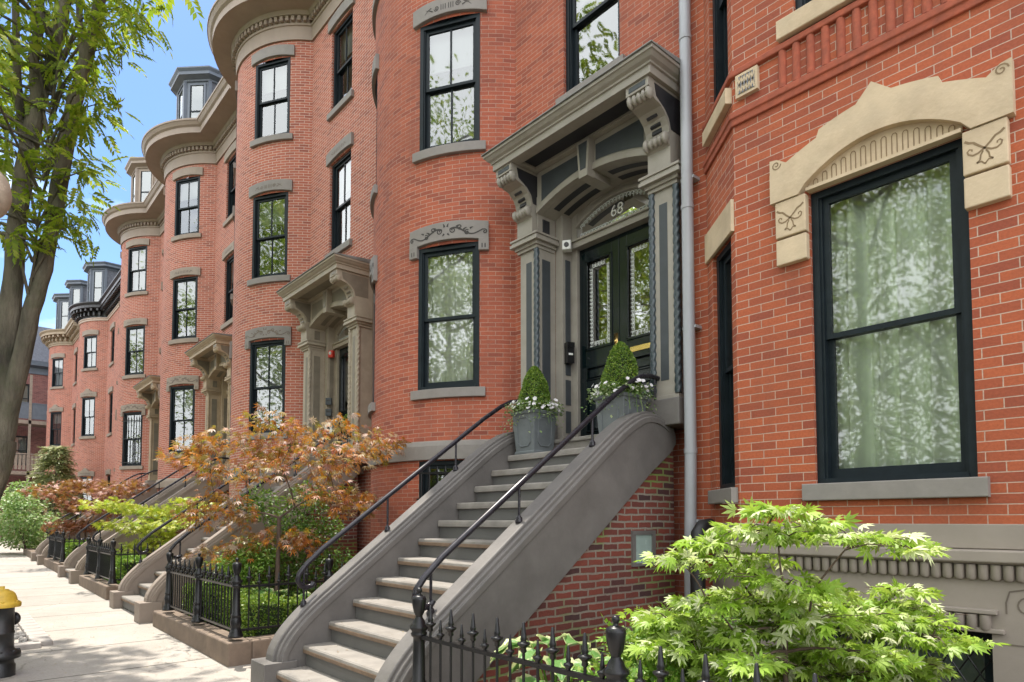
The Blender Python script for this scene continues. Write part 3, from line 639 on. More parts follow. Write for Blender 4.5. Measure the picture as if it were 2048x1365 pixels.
def door_leaf(parent, x0, x1, hand, glass_det=True):
    mb = MB(); a, b = x0 + .003, x1 - .003; st = .115; y0, y1 = .235, .285
    zr = [2.475, 2.62, 3.14, 3.27, 3.44, 3.66, 4.80, 4.98]
    mb.box(a, a + st, y0, y1, zr[0], zr[-1]); mb.box(b - st, b, y0, y1, zr[0], zr[-1])
    for (z0, z1) in ((zr[0], zr[1]), (zr[2], zr[3]), (zr[4], zr[5]), (zr[6], zr[7])): mb.box(a + st, b - st, y0, y1, z0, z1)
    for (z0, z1) in ((zr[1], zr[2]), (zr[3], zr[4])):
        mb.box(a + st, b - st, y0 + .03, y1, z0, z1); mb.box(a + st + .035, b - st - .035, y0 + .008, y0 + .03, z0 + .035, z1 - .035)
        for (p, q, r_, s_) in ((a + st, b - st, z0, z0 + .016), (a + st, b - st, z1 - .016, z1), (a + st, a + st + .016, z0, z1), (b - st - .016, b - st, z0, z1)): mb.box(p, q, y0 - .012, y0 + .03, r_, s_)
    for (p, q, r_, s_) in ((a + st - .01, b - st + .01, zr[5] - .01, zr[5] + .022), (a + st - .01, b - st + .01, zr[6] - .022, zr[6] + .01), (a + st - .01, a + st + .022, zr[5], zr[6]), (b - st - .022, b - st + .01, zr[5], zr[6])): mb.box(p, q, y0 - .016, y0 + .01, r_, s_)
    o = mb.build('door', 'door', parent, bevel=0.005)
    g = MB(); g.face([(a + st, .262, zr[5]), (b - st, .262, zr[5]), (b - st, .262, zr[6]), (a + st, .262, zr[6])]); g.build('door_pane', 'glassD', o)
    if glass_det:
        e = MB(); P = .05; xa, xb, za, zb = a + st + .04, b - st - .04, zr[5] + .045, zr[6] - .045
        meander(e, (xa, za), (0, 1), (1, 0), int((zb - za) / P), P, .011, .258); meander(e, (xb, za), (0, 1), (-1, 0), int((zb - za) / P), P, .011, .258)
        meander(e, (xa + P, za), (1, 0), (0, 1), int((xb - xa) / P) - 2, P, .011, .258); meander(e, (xa + P, zb), (1, 0), (0, -1), int((xb - xa) / P) - 2, P, .011, .258)
        e.build('etched_border', 'etch', o)
    k = MB(); xh = (b - .05) if hand > 0 else (a + .05)
    if hand > 0:
        k.box(xh - .028, xh + .028, .226, .236, 3.42, 3.78); k.ellipsoid((xh, .19, 3.52), (.03, .03, .03)); k.tube([(xh, .235, 3.52), (xh, .19, 3.52)], .011); k.ellipsoid((xh, .222, 3.68), (.022, .014, .022))
        k.build('door_handle', 'brass', o, True)
    else:
        k.box(a + .16, b - .16, .224, .236, 3.50, 3.56); k.build('mail_slot', 'brass', o)
    return o

# ------------------------------------------------------------------ row houses
W = 6.75; X0 = -4.93; YW = 5.8
A58 = R(58.0); BC = (-3.35, 1.07); BR = 2.02; PHI = R(31.0)
HP = Path([('L', (-5.44, 0), (-5.063, 0)), ('A', BC, BR, -A58, A58), ('L', (-1.637, 0), (1.31, 0))])
UA = lambda a: HP.u0[1] + BR * (a + A58)
UX = lambda x: HP.u0[2] + (x + 1.637)
def dormer(parent, wallm, trimm, roofm, xc=BC[0], yc=.35, z0=12.95, ap=0.95):
    mb = MB(); n8 = math.tan(R(22.5)); R8 = ap / math.cos(R(22.5))
    vs = [(xc + R8 * math.sin(R(a)), yc - R8 * math.cos(R(a))) for a in (-112.5, -67.5, -22.5, 22.5, 67.5, 112.5)]
    zt = z0 + 2.05
    for k in range(5):
        p, q = vs[k], vs[k + 1]
        m = 0 if 1 <= k <= 3 else 1
        mb.face([(p[0], p[1], z0), (q[0], q[1], z0), (q[0], q[1], zt), (p[0], p[1], zt)], m=m)
    dp = Path([('L', vs[k], vs[k + 1]) for k in range(5)])
    band(mb, dp, 0, dp.len, [(0, zt - .05), (.04, zt - .05), (.05, zt), (.20, zt + .06), (.22, zt + .06), (.22, zt + .15), (.28, zt + .22), (.28, zt + .26), (0, zt + .27)], 0)
    band(mb, dp, 0, dp.len, [(0, z0), (.05, z0), (.05, z0 + .12), (0, z0 + .12)], 0)
    for k in range(1, 5):
        p = vs[k]; mb.box(p[0] - .05, p[0] + .05, p[1] - .05, p[1] + .05, z0 + .12, zt - .05, 0)
    D = mb.build('dormer', [trimm, wallm], parent)
    rf = MB(); ring = [(dp.miter(dp.len * 0 if k == 0 else sum(math.dist(vs[j], vs[j + 1]) for j in range(k))) ) for k in range(6)]
    rr = [(p[0] + n[0] * .26, p[1] + n[1] * .26) for p, n in ring]
    apx = (xc, yc + .3, zt + .55)
    for k in range(5): rf.face([(rr[k][0], rr[k][1], zt + .262), (rr[k + 1][0], rr[k + 1][1], zt + .262), apx])
    rf.build('dormer_roof', roofm, D)
    for k in (1, 2, 3):
        p, q = vs[k], vs[k + 1]; cx, cy = (p[0] + q[0]) / 2, (p[1] + q[1]) / 2; rot = R((k - 2) * 45)
        f = MB(); w, za, zb = .22, z0 + .22, zt - .17
        f.box(-w - .06, -w, -.035, .02, za - .05, zb + .05, 1); f.box(w, w + .06, -.035, .02, za - .05, zb + .05, 1); f.box(-w, w, -.035, .02, zb, zb + .05, 1); f.box(-w, w, -.05, .02, za - .05, za, 1)
        f.box(-w, w, -.02, .0, (za + zb) / 2 - .025, (za + zb) / 2 + .025, 0); f.box(-w, -w + .035, -.02, 0, za, zb, 0); f.box(w - .035, w, -.02, 0, za, zb, 0)
        f.build('dormer_window', ['window', trimm], D, loc=(cx, cy, 0), rotz=rot)
        g = MB(); g.face([(-w, -.008, za), (w, -.008, za), (w, -.008, zb), (-w, -.008, zb)]); g.build('pane', 'glass', D, loc=(cx, cy, 0), rotz=rot)
        g = MB(); g.face([(-w, -.003, za), (w, -.003, za), (w, -.003, zb), (-w, -.003, zb)]); g.build('window_shade', 'shade', D, loc=(cx, cy, 0), rotz=rot)
def cornice(parent, zt, mat, style, HP=HP):
    mb = MB(); U = HP.len
    if style == 'A':
        band(mb, HP, 0, U, [(-.02, zt), (.04, zt), (.045, zt + .30), (.07, zt + .31), (.07, zt + .36), (-.02, zt + .36)], 0)
        band(mb, HP, 0, U, [(-.02, zt + .362), (.055, zt + .362), (.055, zt + .49), (.13, zt + .50), (.17, zt + .58), (.55, zt + .62), (.57, zt + .62), (.57, zt + .79), (.62, zt + .83), (.67, zt + .92), (.69, zt + .93), (.69, zt + .98), (-.02, zt + 1.05)], 0)
        C = mb.build('cornice', mat, parent)
        d = MB(); k = 0.06
        while k < U:
            p, n = HP.at(k)
            c, s = n[0], n[1]; tx, ty = -s, c
            T = lambda v: Vector((p[0] + n[0] * v.y + tx * v.x, p[1] + n[1] * v.y + ty * v.x, v.z))
            d.box(-.036, .036, .05, .135, zt + .375, zt + .475, 0, T); k += .125
        d.build('dentil_course', mat, C)
    else:
        band(mb, HP, 0, U, [(-.02, zt), (.04, zt), (.04, zt + .08), (.07, zt + .09), (.07, zt + .14), (-.02, zt + .14)], 1)
        band(mb, HP, 0, U, [(-.02, zt + .141), (.05, zt + .141), (.05, zt + .50), (.42, zt + .54), (.42, zt + .66), (.50, zt + .76), (.50, zt + .80), (-.02, zt + .86)], 0)
        C = mb.build('cornice', [mat, 'brickB' if mat == 'corniceD' else 'corniceT'], parent)
        d = MB(); k = 0.1
        while k < U:
            p, n = HP.at(k); tx, ty = -n[1], n[0]
            T = lambda v: Vector((p[0] + n[0] * v.y + tx * v.x, p[1] + n[1] * v.y + ty * v.x, v.z))
            d.box(-.05, .05, .05, .38, zt + .40, zt + .515, 0, T); d.box(-.045, .045, .05, .20, zt + .22, zt + .41, 0, T); k += .27
        d.build('bracket_course', mat, C)
def mansard(parent, zt, ext=0):
    mb = MB(); XR = 1.31 + ext
    mb.face([(-5.44, .05, zt), (XR, .05, zt), (XR, .75, zt + 2.3), (-5.44, .75, zt + 2.3)])
    mb.face([(-5.44, .75, zt + 2.3), (XR, .75, zt + 2.3), (XR, 10, zt + 2.5), (-5.44, 10, zt + 2.5)])
    mb.face([(-5.44, 10, zt + 2.5), (XR, 10, zt + 2.5), (XR, 10, 0), (-5.44, 10, 0)])
    for x in (-5.44, XR): mb.face([(x, .05, zt), (x, .75, zt + 2.3), (x, 10, zt + 2.5), (x, 10, 0), (x, .05, 0)])
    mb.build('roof', 'slate', parent)

LAB = [('brick row house with grey trim and the tan and slate door numbered 68', 'trim', 'panel', 'soffit', 'stone', 'carve'),
       ('brick bow front house with moss edged door hood, just left of house 68', 'trimB', 'panelB', 'panelB', 'stone', 'carveB'),
       ('salmon brick bow front house behind the yellow green maple', 'trimC', 'panelB', 'panelB', 'stoneB', 'carveB'),
       ('brick bow front house whose ground floor window has an iron guard', 'trimC', 'panelB', 'panelB', 'stoneB', 'carveB')]
def house_a(n):
    lab, trim, panel, soff, stone, cv = LAB[n]
    H = thing('row_house', lab, 'house', (X0 - W * n, YW, .07 * n), 0, 'brick row houses along the street')
    br = 'brick' if n < 1 else 'brickB'
    F = [(3.33, 5.36), (6.76, 8.63), (9.92, 11.68)]; FF = [(6.93, 8.82), (9.93, 11.70)]; w = .92
    hw = w / 2 * 1.008
    ops = []
    for a in (-PHI, PHI):
        for (z0, z1) in F: ops.append((UA(a) - hw, UA(a) + hw, z0, z1))
    ops.append((UA(PHI) - .43, UA(PHI) + .43, 1.25, 2.34))
    xw = -.23
    for (z0, z1) in FF: ops.append((UX(xw) - .46, UX(xw) + .46, z0, z1))
    ops.append((UX(-.88), UX(.88), 2.30, 5.60))
    mb = MB(); wall(mb, HP, -.4, 12.06, ops, .2); mb.build('wall', br, H)
    for ai, a in enumerate((-PHI, PHI)):
        for fi, (z0, z1) in enumerate(F):
            p, nn = HP.at(UA(a))
            cur = ('sheer', 'dark', 'dark')[fi] if n == 0 else ['dark', 'dark', 'dark', 'shade'][(n + fi + 2 * ai) % 4]
            o = window(H, w, z1 - z0, (p[0] - nn[0] * (-.0), p[1], z0), a, muntin=(n > 0 or fi > 0), curtain=cur, bars=(n == 3 and fi == 0 and ai == 1))
            lintel(HP, UA(a), w, z1, H, ('ears', 'arch', 'plain')[fi], stone, cv)
            sill(HP, UA(a), w, z0, H, stone)
    p, nn = HP.at(UA(PHI)); window(H, .86, 1.09, (p[0], p[1], 1.25), PHI, muntin=False, curtain='none', bars=True)
    for fi, (z0, z1) in enumerate(FF):
        window(H, w, z1 - z0, (xw, 0, z0), 0, muntin=(n > 0 or fi > 0), curtain=('dark' if n == 0 else ('dark', 'dark')[fi]))
        lintel(HP, UX(xw), w, z1, H, ('arch', 'plain')[fi], stone, cv); sill(HP, UX(xw), w, z0, H, stone)
    mb = MB(); band(mb, HP, HP.u0[1] + .02, HP.u0[2] - .03, [(-.02, 2.35), (.05, 2.35), (.055, 2.54), (.04, 2.60), (-.02, 2.62)], 0); mb.build('belt_course', stone, H, bevel=0.006)
    cornice(H, 12.05, 'cornice', 'A'); mansard(H, 13.0)
    dormer(H, 'slate', 'dormerT' if n == 3 else ('dormerG' if n == 2 else 'dormerT'), 'lead', z0=13.0)
    door_surround(H, trim, panel, soff, '68' if n == 0 else None, n < 2)
    door_leaf(H, -.65, 0, 1, n == 0); door_leaf(H, 0, .65, -1, n == 0)
    if n < 3:
        mb = MB(); mb.tube([(-5.36, -.10, 6.15), (-5.36, -.10, 3.2), (-5.32, -.14, 3.05), (-5.32, -.14, 2.9)], .026, 8); mb.build('downspout', 'copper', H, True)
    return H
for n in range(4): house_a(n)
def house_b(n, lab, corn, base, brk, off, fwd, ext):
    H = thing('row_house', lab, 'house', (X0 - off, YW - fwd, .0104 * off), 0, 'brick row houses along the street')
    HP = Path([('L', (-5.44, 0), (-5.063, 0)), ('A', BC, BR, -A58, A58), ('L', (-1.637, 0), (1.31 + ext, 0))])
    F = [(base, base + 1.75), (5.35, 7.3), (8.75, 10.4)]; w = .86; hw = .433; ops = []
    for a in (-PHI, PHI):
        for (z0, z1) in F: ops.append((UA(a) - hw, UA(a) + hw, z0, z1))
    xw = -.3
    for (z0, z1) in F: ops.append((UX(xw) - .43, UX(xw) + .43, z0, z1))
    mb = MB(); wall(mb, HP, -.4, 11.15, ops, .2); mb.build('wall', brk, H)
    for fi, (z0, z1) in enumerate(F):
        for a in (-PHI, PHI):
            p, nn = HP.at(UA(a)); window(H, w, z1 - z0, (p[0], p[1], z0), a, muntin=True, curtain=('sheer', 'dark', 'shade')[fi])
            lintel(HP, UA(a), w, z1, H, ('ped', 'ped', 'plain')[fi], 'stoneB', 'carveB'); sill(HP, UA(a), w, z0, H, 'stoneB')
        window(H, w, z1 - z0, (xw, 0, z0), 0, muntin=True, curtain='dark'); lintel(HP, UX(xw), w, z1, H, 'plain', 'stoneB', 'carveB'); sill(HP, UX(xw), w, z0, H, 'stoneB')
    cornice(H, 11.13, corn, 'B', HP); mansard(H, 11.95, ext); dormer(H, 'slate', 'dormerG', 'lead', z0=11.95)
    if n == 5: dormer(H, 'slate', 'dormerG', 'lead', xc=-.2, z0=11.95, ap=.7)
house_b(4, 'lower brick bow front house with a black bracketed cornice', 'corniceD', 1.6, 'brickB', 30.6, 0, 3.6)
house_b(5, 'farthest brick bow front house, with a tan dentilled cornice, at the end of the row', 'corniceT', 1.6, 'brickB', 37.5, .6, 0)

# ------------------------------------------------------------------ the angled bay house on the right
NY = 5.55
NP = Path([('L', (-3.62, NY), (-3.43, NY)), ('L', (-3.43, NY), (-2.85, 5.05)), ('L', (-2.85, 5.05), (-.55, 5.05)), ('L', (-.55, 5.05), (.03, NY)), ('L', (.03, NY), (3.2, NY))])
def NU(x): return NP.u0[2] + x + 2.85
def house_n():
    H = thing('row_house', 'orange red brick house with an angled bay and tan carved window stone, far right', 'house', (0, 0, 0), 0, 'brick row houses along the street')
    us = NP.u0[1]; ls = NP.u0[2] - us; u3 = NP.u0[3]
    sp = (us + .17, us + .67)
    ops = [(NU(-2.21), NU(-1.165), 1.79, 4.10), (sp[0], sp[1], 1.80, 4.02), (NU(-2.30), NU(-1.28), 5.60, 7.6), (sp[0], sp[1], 5.3, 7.6),
           (u3 + .14, u3 + .62, 1.80, 4.06)]
    mb = MB(); wall(mb, NP, 1.47, 12.5, ops, .22)
    mb.face([(-3.62, NY, -.2), (-3.62, NY, 12.5), (-3.62, 6.2, 12.5), (-3.62, 6.2, -.2)], [(0, -.2), (0, 12.5), (.65, 12.5), (.65, -.2)])
    wall(mb, NP, -.3, 1.47, [], .2, u0=0, u1=us + .02)
    mb.build('wall', 'brickN', H)
    bk = MB(); bk.face([(-3.6, 9, -.2), (3.2, 9, -.2), (3.2, 9, 12.5), (-3.6, 9, 12.5)]); bk.face([(-3.62, 6.2, 12.45), (3.2, NY, 12.45), (3.2, 9, 12.45), (-3.6, 9, 12.45)]); bk.build('roof', 'slate', H)
    ac = math.atan2(.58, -.50)
    def place(uc, z, w, h, cur):
        p, n = NP.at(uc); return window(H, w, h, (p[0] + n[0] * .01, p[1] + n[1] * .01, z), math.atan2(n[0], -n[1]), False, 'window', cur)
    place(NU(-1.6875), 1.79, 1.045, 2.31, 'curtain'); place((sp[0] + sp[1]) / 2, 1.80, .50, 2.22, 'dark')
    place(NU(-1.79), 5.60, 1.02, 2.0, 'dark'); place((sp[0] + sp[1]) / 2, 5.3, .50, 2.3, 'dark'); place(u3 + .38, 1.8, .48, 2.26, 'dark')
    def add_sill(u0, u1, z, mat, th=.13):
        mb = MB(); us_ = NP.breaks(u0, u1); strip(mb, NP, u0, u1, lambda t: z - th, lambda t: z, -.14, .06, n=4); mb.build('sill', mat, H, bevel=.008)
    add_sill(NU(-2.29), NU(-1.10), 1.80, 'stone'); add_sill(sp[0] - .07, sp[1] + .07, 1.80, 'stone'); add_sill(NU(-2.42), NU(-1.16), 5.60, 'tan', .16); add_sill(sp[0] - .08, sp[1] + .08, 5.30, 'tan', .14)
    # carved window stone: cap, two ears, arched tympanum
    f3 = lambda o: (lambda a, b: NP.pt(NU(-1.695 + a), o, b))
    mb = MB(); N = 28
    top = lambda x: 4.33 + .23 * max(0, 1 - (abs(x) / .78) ** 1.7) + (0.05 if abs(x) < .42 else 0)
    bot = lambda x: 4.09 if abs(x) > .515 else 4.155 + .19 * (1 - (x / .52) ** 2)
    xs = sorted(set([-.80 + 1.6 * k / N for k in range(N + 1)] + [-.515, -.5149, .515, .5149, .42, .4201, -.42, -.4201]))
    rows = [[NP.pt(NU(-1.695 + x), -.02, bot(x)), NP.pt(NU(-1.695 + x), .07, bot(x)), NP.pt(NU(-1.695 + x), .07, top(x)), NP.pt(NU(-1.695 + x), -.02, top(x))] for x in xs]
    mb.grid(rows, 0, closed_v=True); mb.face(rows[0]); mb.face(rows[-1])
    pk = [(-.17, top(-.2) - .03), (-.02, top(0) + .11), (.16, top(.2) - .03)]
    mb.prism([(NU(0) * 0 + -1.695 + a, b) for a, b in pk], 'y', 5.05 - .068, 5.05 + .02, 0)
    Lt = mb.build('window_stone', 'tan', H, bevel=.008)
    for s in (-1, 1):
        e = MB()
        e.box(-1.695 + min(s * .52, s * .765), -1.695 + max(s * .52, s * .765), 4.99, 5.07, 3.79, 4.085); e.box(-1.695 + min(s * .52, s * .765), -1.695 + max(s * .52, s * .765), 4.995, 5.07, 3.57, 3.775)
        q = e.build('ear', 'tan', Lt, bevel=.008)
        fn = lambda a, b, s=s: (-1.695 + s * .642 + a, 4.9885, b)
        c = MB()
        for g in (-1, 1):
            pl = [(.108, .03), (.085, .012), (.06, .004), (.03, -.028), (0, -.055), (-.035, -.076), (-.065, -.080), (-.088, -.066), (-.094, -.046), (-.082, -.034), (-.068, -.040), (-.068, -.052)]
            c.ribbon([(g * a, 3.985 + b) for a, b in pl], lambda t: .016 * (1 - .45 * t), fn)
            c.ribbon([(g * .008, 3.915), (g * .022, 3.89), (g * .026, 3.86), (g * .045, 3.845)], .010, fn); c.ribbon([(g * .045, 3.845), (g * .02, 3.848), (0, 3.825)], .010, fn)
        c.build('carving', 'carveT', q)
        v = MB(); v.prism([(-1.695 + s * .80, 4.33), (-1.695 + s * .80, 4.45), (-1.695 + s * .74, 4.44), (-1.695 + s * .66, 4.385), (-1.695 + s * .62, 4.355)], 'y', 4.985, 5.07)
        v.ribbon(spiral(-1.695 + s * .745, 4.395, .04, 0, 1.4, 16, s), .010, lambda a, b: (a, 4.983, b), 1); v.build('volute', ['tan', 'carveT'], Lt)
    ty = MB(); xt = [-.515 + 1.03 * k / 20 for k in range(21)]
    ty.grid([[NP.pt(NU(-1.695 + x), .012, 4.102), NP.pt(NU(-1.695 + x), .012, bot(x * .999) + .01)] for x in xt], 0)
    ty.box(-2.21, -1.18, 4.99, 5.06, 4.097, 4.122, 0)
    for k in range(14):
        x = -.455 + .07 * k; zt = 4.14 + .155 * (1 - (x / .53) ** 2); fn = f3(.016)
        ty.ribbon([(x - .017, 4.135), (x - .017, zt - .01), (x - .008, zt + .004), (x + .008, zt + .004), (x + .017, zt - .01), (x + .017, 4.135), (x - .017, 4.135)], .007, fn, 1)
    ty.build('tympanum', ['tan', 'carveT'], Lt)
    # stone head over the splayed windows
    mb = MB(); strip(mb, NP, us + .02, us + ls - .01, lambda t: 4.02, lambda t: 4.30, -.02, .03, n=4); mb.build('lintel', 'tan', H, bevel=.006)
    # string courses, fluted brick panel and tile vent
    for prof in ([(-.02, 4.93), (.022, 4.93), (.022, 4.988), (.036, 4.992), (.036, 5.045), (-.02, 5.05)], [(-.02, 5.36), (.036, 5.36), (.036, 5.415), (-.02, 5.415)]):
        mb = MB(); band(mb, NP, us, u3 + ls, prof, 0); mb.build('string_course', 'brickN1', H, bevel=.01)
    mb = MB()
    for k in range(11): mb.tube([(-2.40 + .115 * k, 5.052, 5.05), (-2.40 + .115 * k, 5.052, 5.36)], .034, 10)
    mb.build('fluted_panel', 'brickN1', H, True)
    mb = MB(); mb.box(-2.80, -2.60, 5.01, 5.06, 5.145, 5.345, 0); mb.box(-2.775, -2.625, 5.006, 5.02, 5.17, 5.32, 1)
    for a in range(5):
        for s in (-1, 1): mb.ribbon([(-2.775 + .0375 * a, 5.17 if s > 0 else 5.32), (-2.775 + .0375 * a + .0, 5.17 if s > 0 else 5.32)] if False else [(-2.775 + .03 * a, 5.245 - s * .075 + 0), (-2.775 + .03 * a + .03, 5.245 + s * .075)], .012, lambda p, q: (p, 5.004, q), 0)
    mb.build('tile_vent', ['tan', 'leadtile'], H)
    # stone base with ledge, egg moulding and basement window
    B = MB(); bo = [(NU(-2.22), NU(-1.12), .05, .80)]
    wall(B, NP, -.3, 1.48, bo, .25, u0=us + .02, u1=u3 + ls)
    band(B, NP, us + .02, u3 + ls, [(-.02, 1.24), (.05, 1.24), (.075, 1.255), (.075, 1.325), (-.02, 1.335)], 0)
    band(B, NP, us + .02, u3 + ls, [(-.02, 1.335), (.018, 1.335), (.018, 1.495), (-.02, 1.497)], 0)
    bs = B.build('stone_base', 'taupe', H, bevel=.006)
    g = MB(); k = .05
    U0, U1 = NP.u0[2], u3
    while k < U1 - U0:
        x = -2.85 + k; g.tube([(x, 5.035, 1.135), (x, 5.035, 1.15), (x, 5.035, 1.235)], [.018, .031, .031], 8); k += .066
    g.build('egg_moulding', 'taupe', bs, True); g = MB()
    for k in range(16): g.tube([(-2.2 + .07 * k, 5.035, .815), (-2.2 + .07 * k, 5.035, .83), (-2.2 + .07 * k, 5.035, .915)], [.02, .033, .033], 8)
    g.build('egg_moulding', 'taupe', bs, True)
    mb = MB(); mb.box(-2.26, -1.08, 5.0, 5.06, .92, .95); mb.box(-2.30, -1.05, 5.02, 5.06, .80, .83); mb.build('drip_moulding', 'taupe', bs, bevel=.006)
    fn = lambda a, b: (a, 5.046, b); c = MB(); c.ribbon(spiral(-.93, .98, .07, 0, 1.5, 22, 1), .010, fn); c.ribbon([(-.86, .98), (-.86, 1.05), (-.93, 1.09), (-1.02, 1.07), (-1.04, 1.0), (-1.04, .93)], .010, fn); c.ribbon([(-1.06, .74), (-.56, .74)], .008, fn); c.build('carving', 'carveB', bs)
    w = MB(); w.box(-2.22, -1.12, 5.16, 5.26, .05, .12); w.box(-2.22, -1.12, 5.16, 5.26, .74, .80); w.box(-2.22, -2.15, 5.16, 5.26, .12, .74); w.box(-1.19, -1.12, 5.16, 5.26, .12, .74)
    wi = w.build('basement_window', 'window', H)
    p = MB(); p.face([(-2.15, 5.22, .12), (-1.19, 5.22, .12), (-1.19, 5.22, .74), (-2.15, 5.22, .74)]); p.build('pane', 'glass', wi)
    p = MB(); p.face([(-2.3, 5.5, 0), (-1.0, 5.5, 0), (-1.0, 5.5, .9), (-2.3, 5.5, .9)]); p.build('curtain', 'frost', wi)
    l = MB()
    for k in range(-8, 12):
        for s in (-1, 1):
            xa, xb = -2.22 + .12 * k, -2.22 + .12 * k + .42 * 1
            P = [(xa, .05 if s > 0 else .80), (xa + .47, .80 if s > 0 else .05)]
            def clip(a, b):
                t0, t1 = 0.0, 1.0; d = b[0] - a[0]
                for lim, sg in ((-2.22, 1), (-1.12, -1)):
                    fa = (a[0] - lim) * sg; fb = (b[0] - lim) * sg
                    if fa < 0 and fb < 0: return None
                    if fa < 0: t0 = max(t0, fa / (fa - fb))
                    if fb < 0: t1 = min(t1, fa / (fa - fb))
                return (a[0] + d * t0, a[1] + (b[1] - a[1]) * t0), (a[0] + d * t1, a[1] + (b[1] - a[1]) * t1)
            r = clip(*P)
            if r and abs(r[0][0] - r[1][0]) > .02: l.tube([(r[0][0], 5.12 + .008 * s, r[0][1]), (r[1][0], 5.12 + .008 * s, r[1][1])], .005, 5)
    l.build('window_grille', 'iron', wi)
M['brickN1'] = paint('orange brick moulding', (0.33, 0.082, 0.042), 0.85, 0.25, 18, 0.003, (0.25, 0.08, 0.05), 0.5)
house_n()
# downspout between the houses
D = MB(); dx, dy = -3.575, 5.44
def pipe(pts): D.tube(pts, .058, 12)
pipe([(dx - .02, dy + .03, 9.5), (dx - .02, dy + .03, 5.52), (dx, dy, 5.38), (dx, dy, 4.62)])
D.tube([(dx, dy, 4.64), (dx, dy, 4.6)], .064, 12); pipe([(dx, dy, 4.62), (dx, dy, 2.2)]); D.tube([(dx, dy, 2.22), (dx, dy, 2.17)], .064, 12); pipe([(dx, dy, 2.2), (dx - .01, dy - .02, 1.0), (dx - .01, dy - .02, .1)]); D.tube([(dx - .02, dy + .03, 6.4), (dx - .02, dy + .03, 6.36)], .064, 12)
d0 = D.build('downspout', 'pipe', None, True); tag(d0, 'grey painted downspout between the numbered doorway and the angled bay', 'downspout')
b = MB()
for z in (1.5, 3.4, 4.9, 7.2): b.box(dx - .075, dx + .075, dy + .0, NY + .2, z, z + .03)
b.build('bracket', 'pipe', d0)
v = MB(); v.tube([(-3.36, 5.20, .0), (-3.36, 5.20, 1.30), (-3.36, 5.22, 1.40), (-3.36, 5.29, 1.46), (-3.36, 5.42, 1.47)], .068, 12); v.tube([(-3.36, 5.20, 1.22), (-3.36, 5.20, 1.28)], .08, 12)
tag(v.build('vent_pipe', 'vent', None, True), 'thick black vent pipe rising behind the green cutleaf maple', 'pipe')

# ------------------------------------------------------------------ stoops
ZL = lambda y: .49 + .7708 * (y - 2.25)
def bez(a, b, c, n): return [((1 - t) ** 2 * a[0] + 2 * t * (1 - t) * b[0] + t * t * c[0], (1 - t) ** 2 * a[1] + 2 * t * (1 - t) * b[1] + t * t * c[1]) for t in [k / n for k in range(n + 1)]]
TOP = bez((2.24, .255), (2.24, .482), (2.68, ZL(2.68)), 9) + [(y, ZL(y)) for y in (3.1, 3.6, 4.1)] + bez((4.58, ZL(4.58)), (4.98, ZL(4.98)), (5.2, 2.60), 8) + bez((5.2, 2.60), (5.38, 2.605), (5.52, 2.52), 4)[1:]
def normals(P):
    out = []
    for k in range(len(P)):
        a, b = P[max(0, k - 1)], P[min(len(P) - 1, k + 1)]; dy, dz = b[0] - a[0], b[1] - a[1]; l = math.hypot(dy, dz); out.append((-dz / l, dy / l))
    return out
NTOP = normals(TOP)
def cheek(parent, xc, mat):
    mb = MB()
    H_ = [(.075, 0), (.082, -.012), (.082, -.034), (.092, -.040), (.102, -.030), (.112, -.024), (.122, -.034), (.122, -.060), (.133, -.066), (.146, -.060), (.150, -.070), (.150, -.12)]
    cs = [(-a, b) for a, b in reversed(H_)] + H_
    rows = [[(xc + x, y + n[0] * h, z + n[1] * h) for x, h in cs] for (y, z), n in zip(TOP, NTOP)]
    mb.grid(rows, 0, closed_v=True); mb.face(rows[0]); mb.face(list(reversed(rows[-1])))
    low = [(y - n[0] * .075, z - n[1] * .075) for (y, z), n in zip(TOP, NTOP)]
    poly = [(2.25, 0)] + low + [(5.56, 2.46), (5.60, 2.38), (5.60, 2.30), (5.5, ZL(5.5) - .80), (5.2, ZL(5.2) - .765), (2.6, 0.0)]
    mb.prism(poly, 'x', xc - .138, xc + .138, 0)
    mb.box(xc - .165, xc + .165, 2.14, 2.44, -.05, .255, 0)
    return mb.build('cheek_wall', mat, parent, bevel=.010)
STOOP_LAB = ['grey painted stone stoop with worn brown nosings, up to door 68', 'brown stone stoop behind the bronze red maple', 'brown stone stoop behind the yellow green maple', 'far stone stoop behind the purple red shrub']
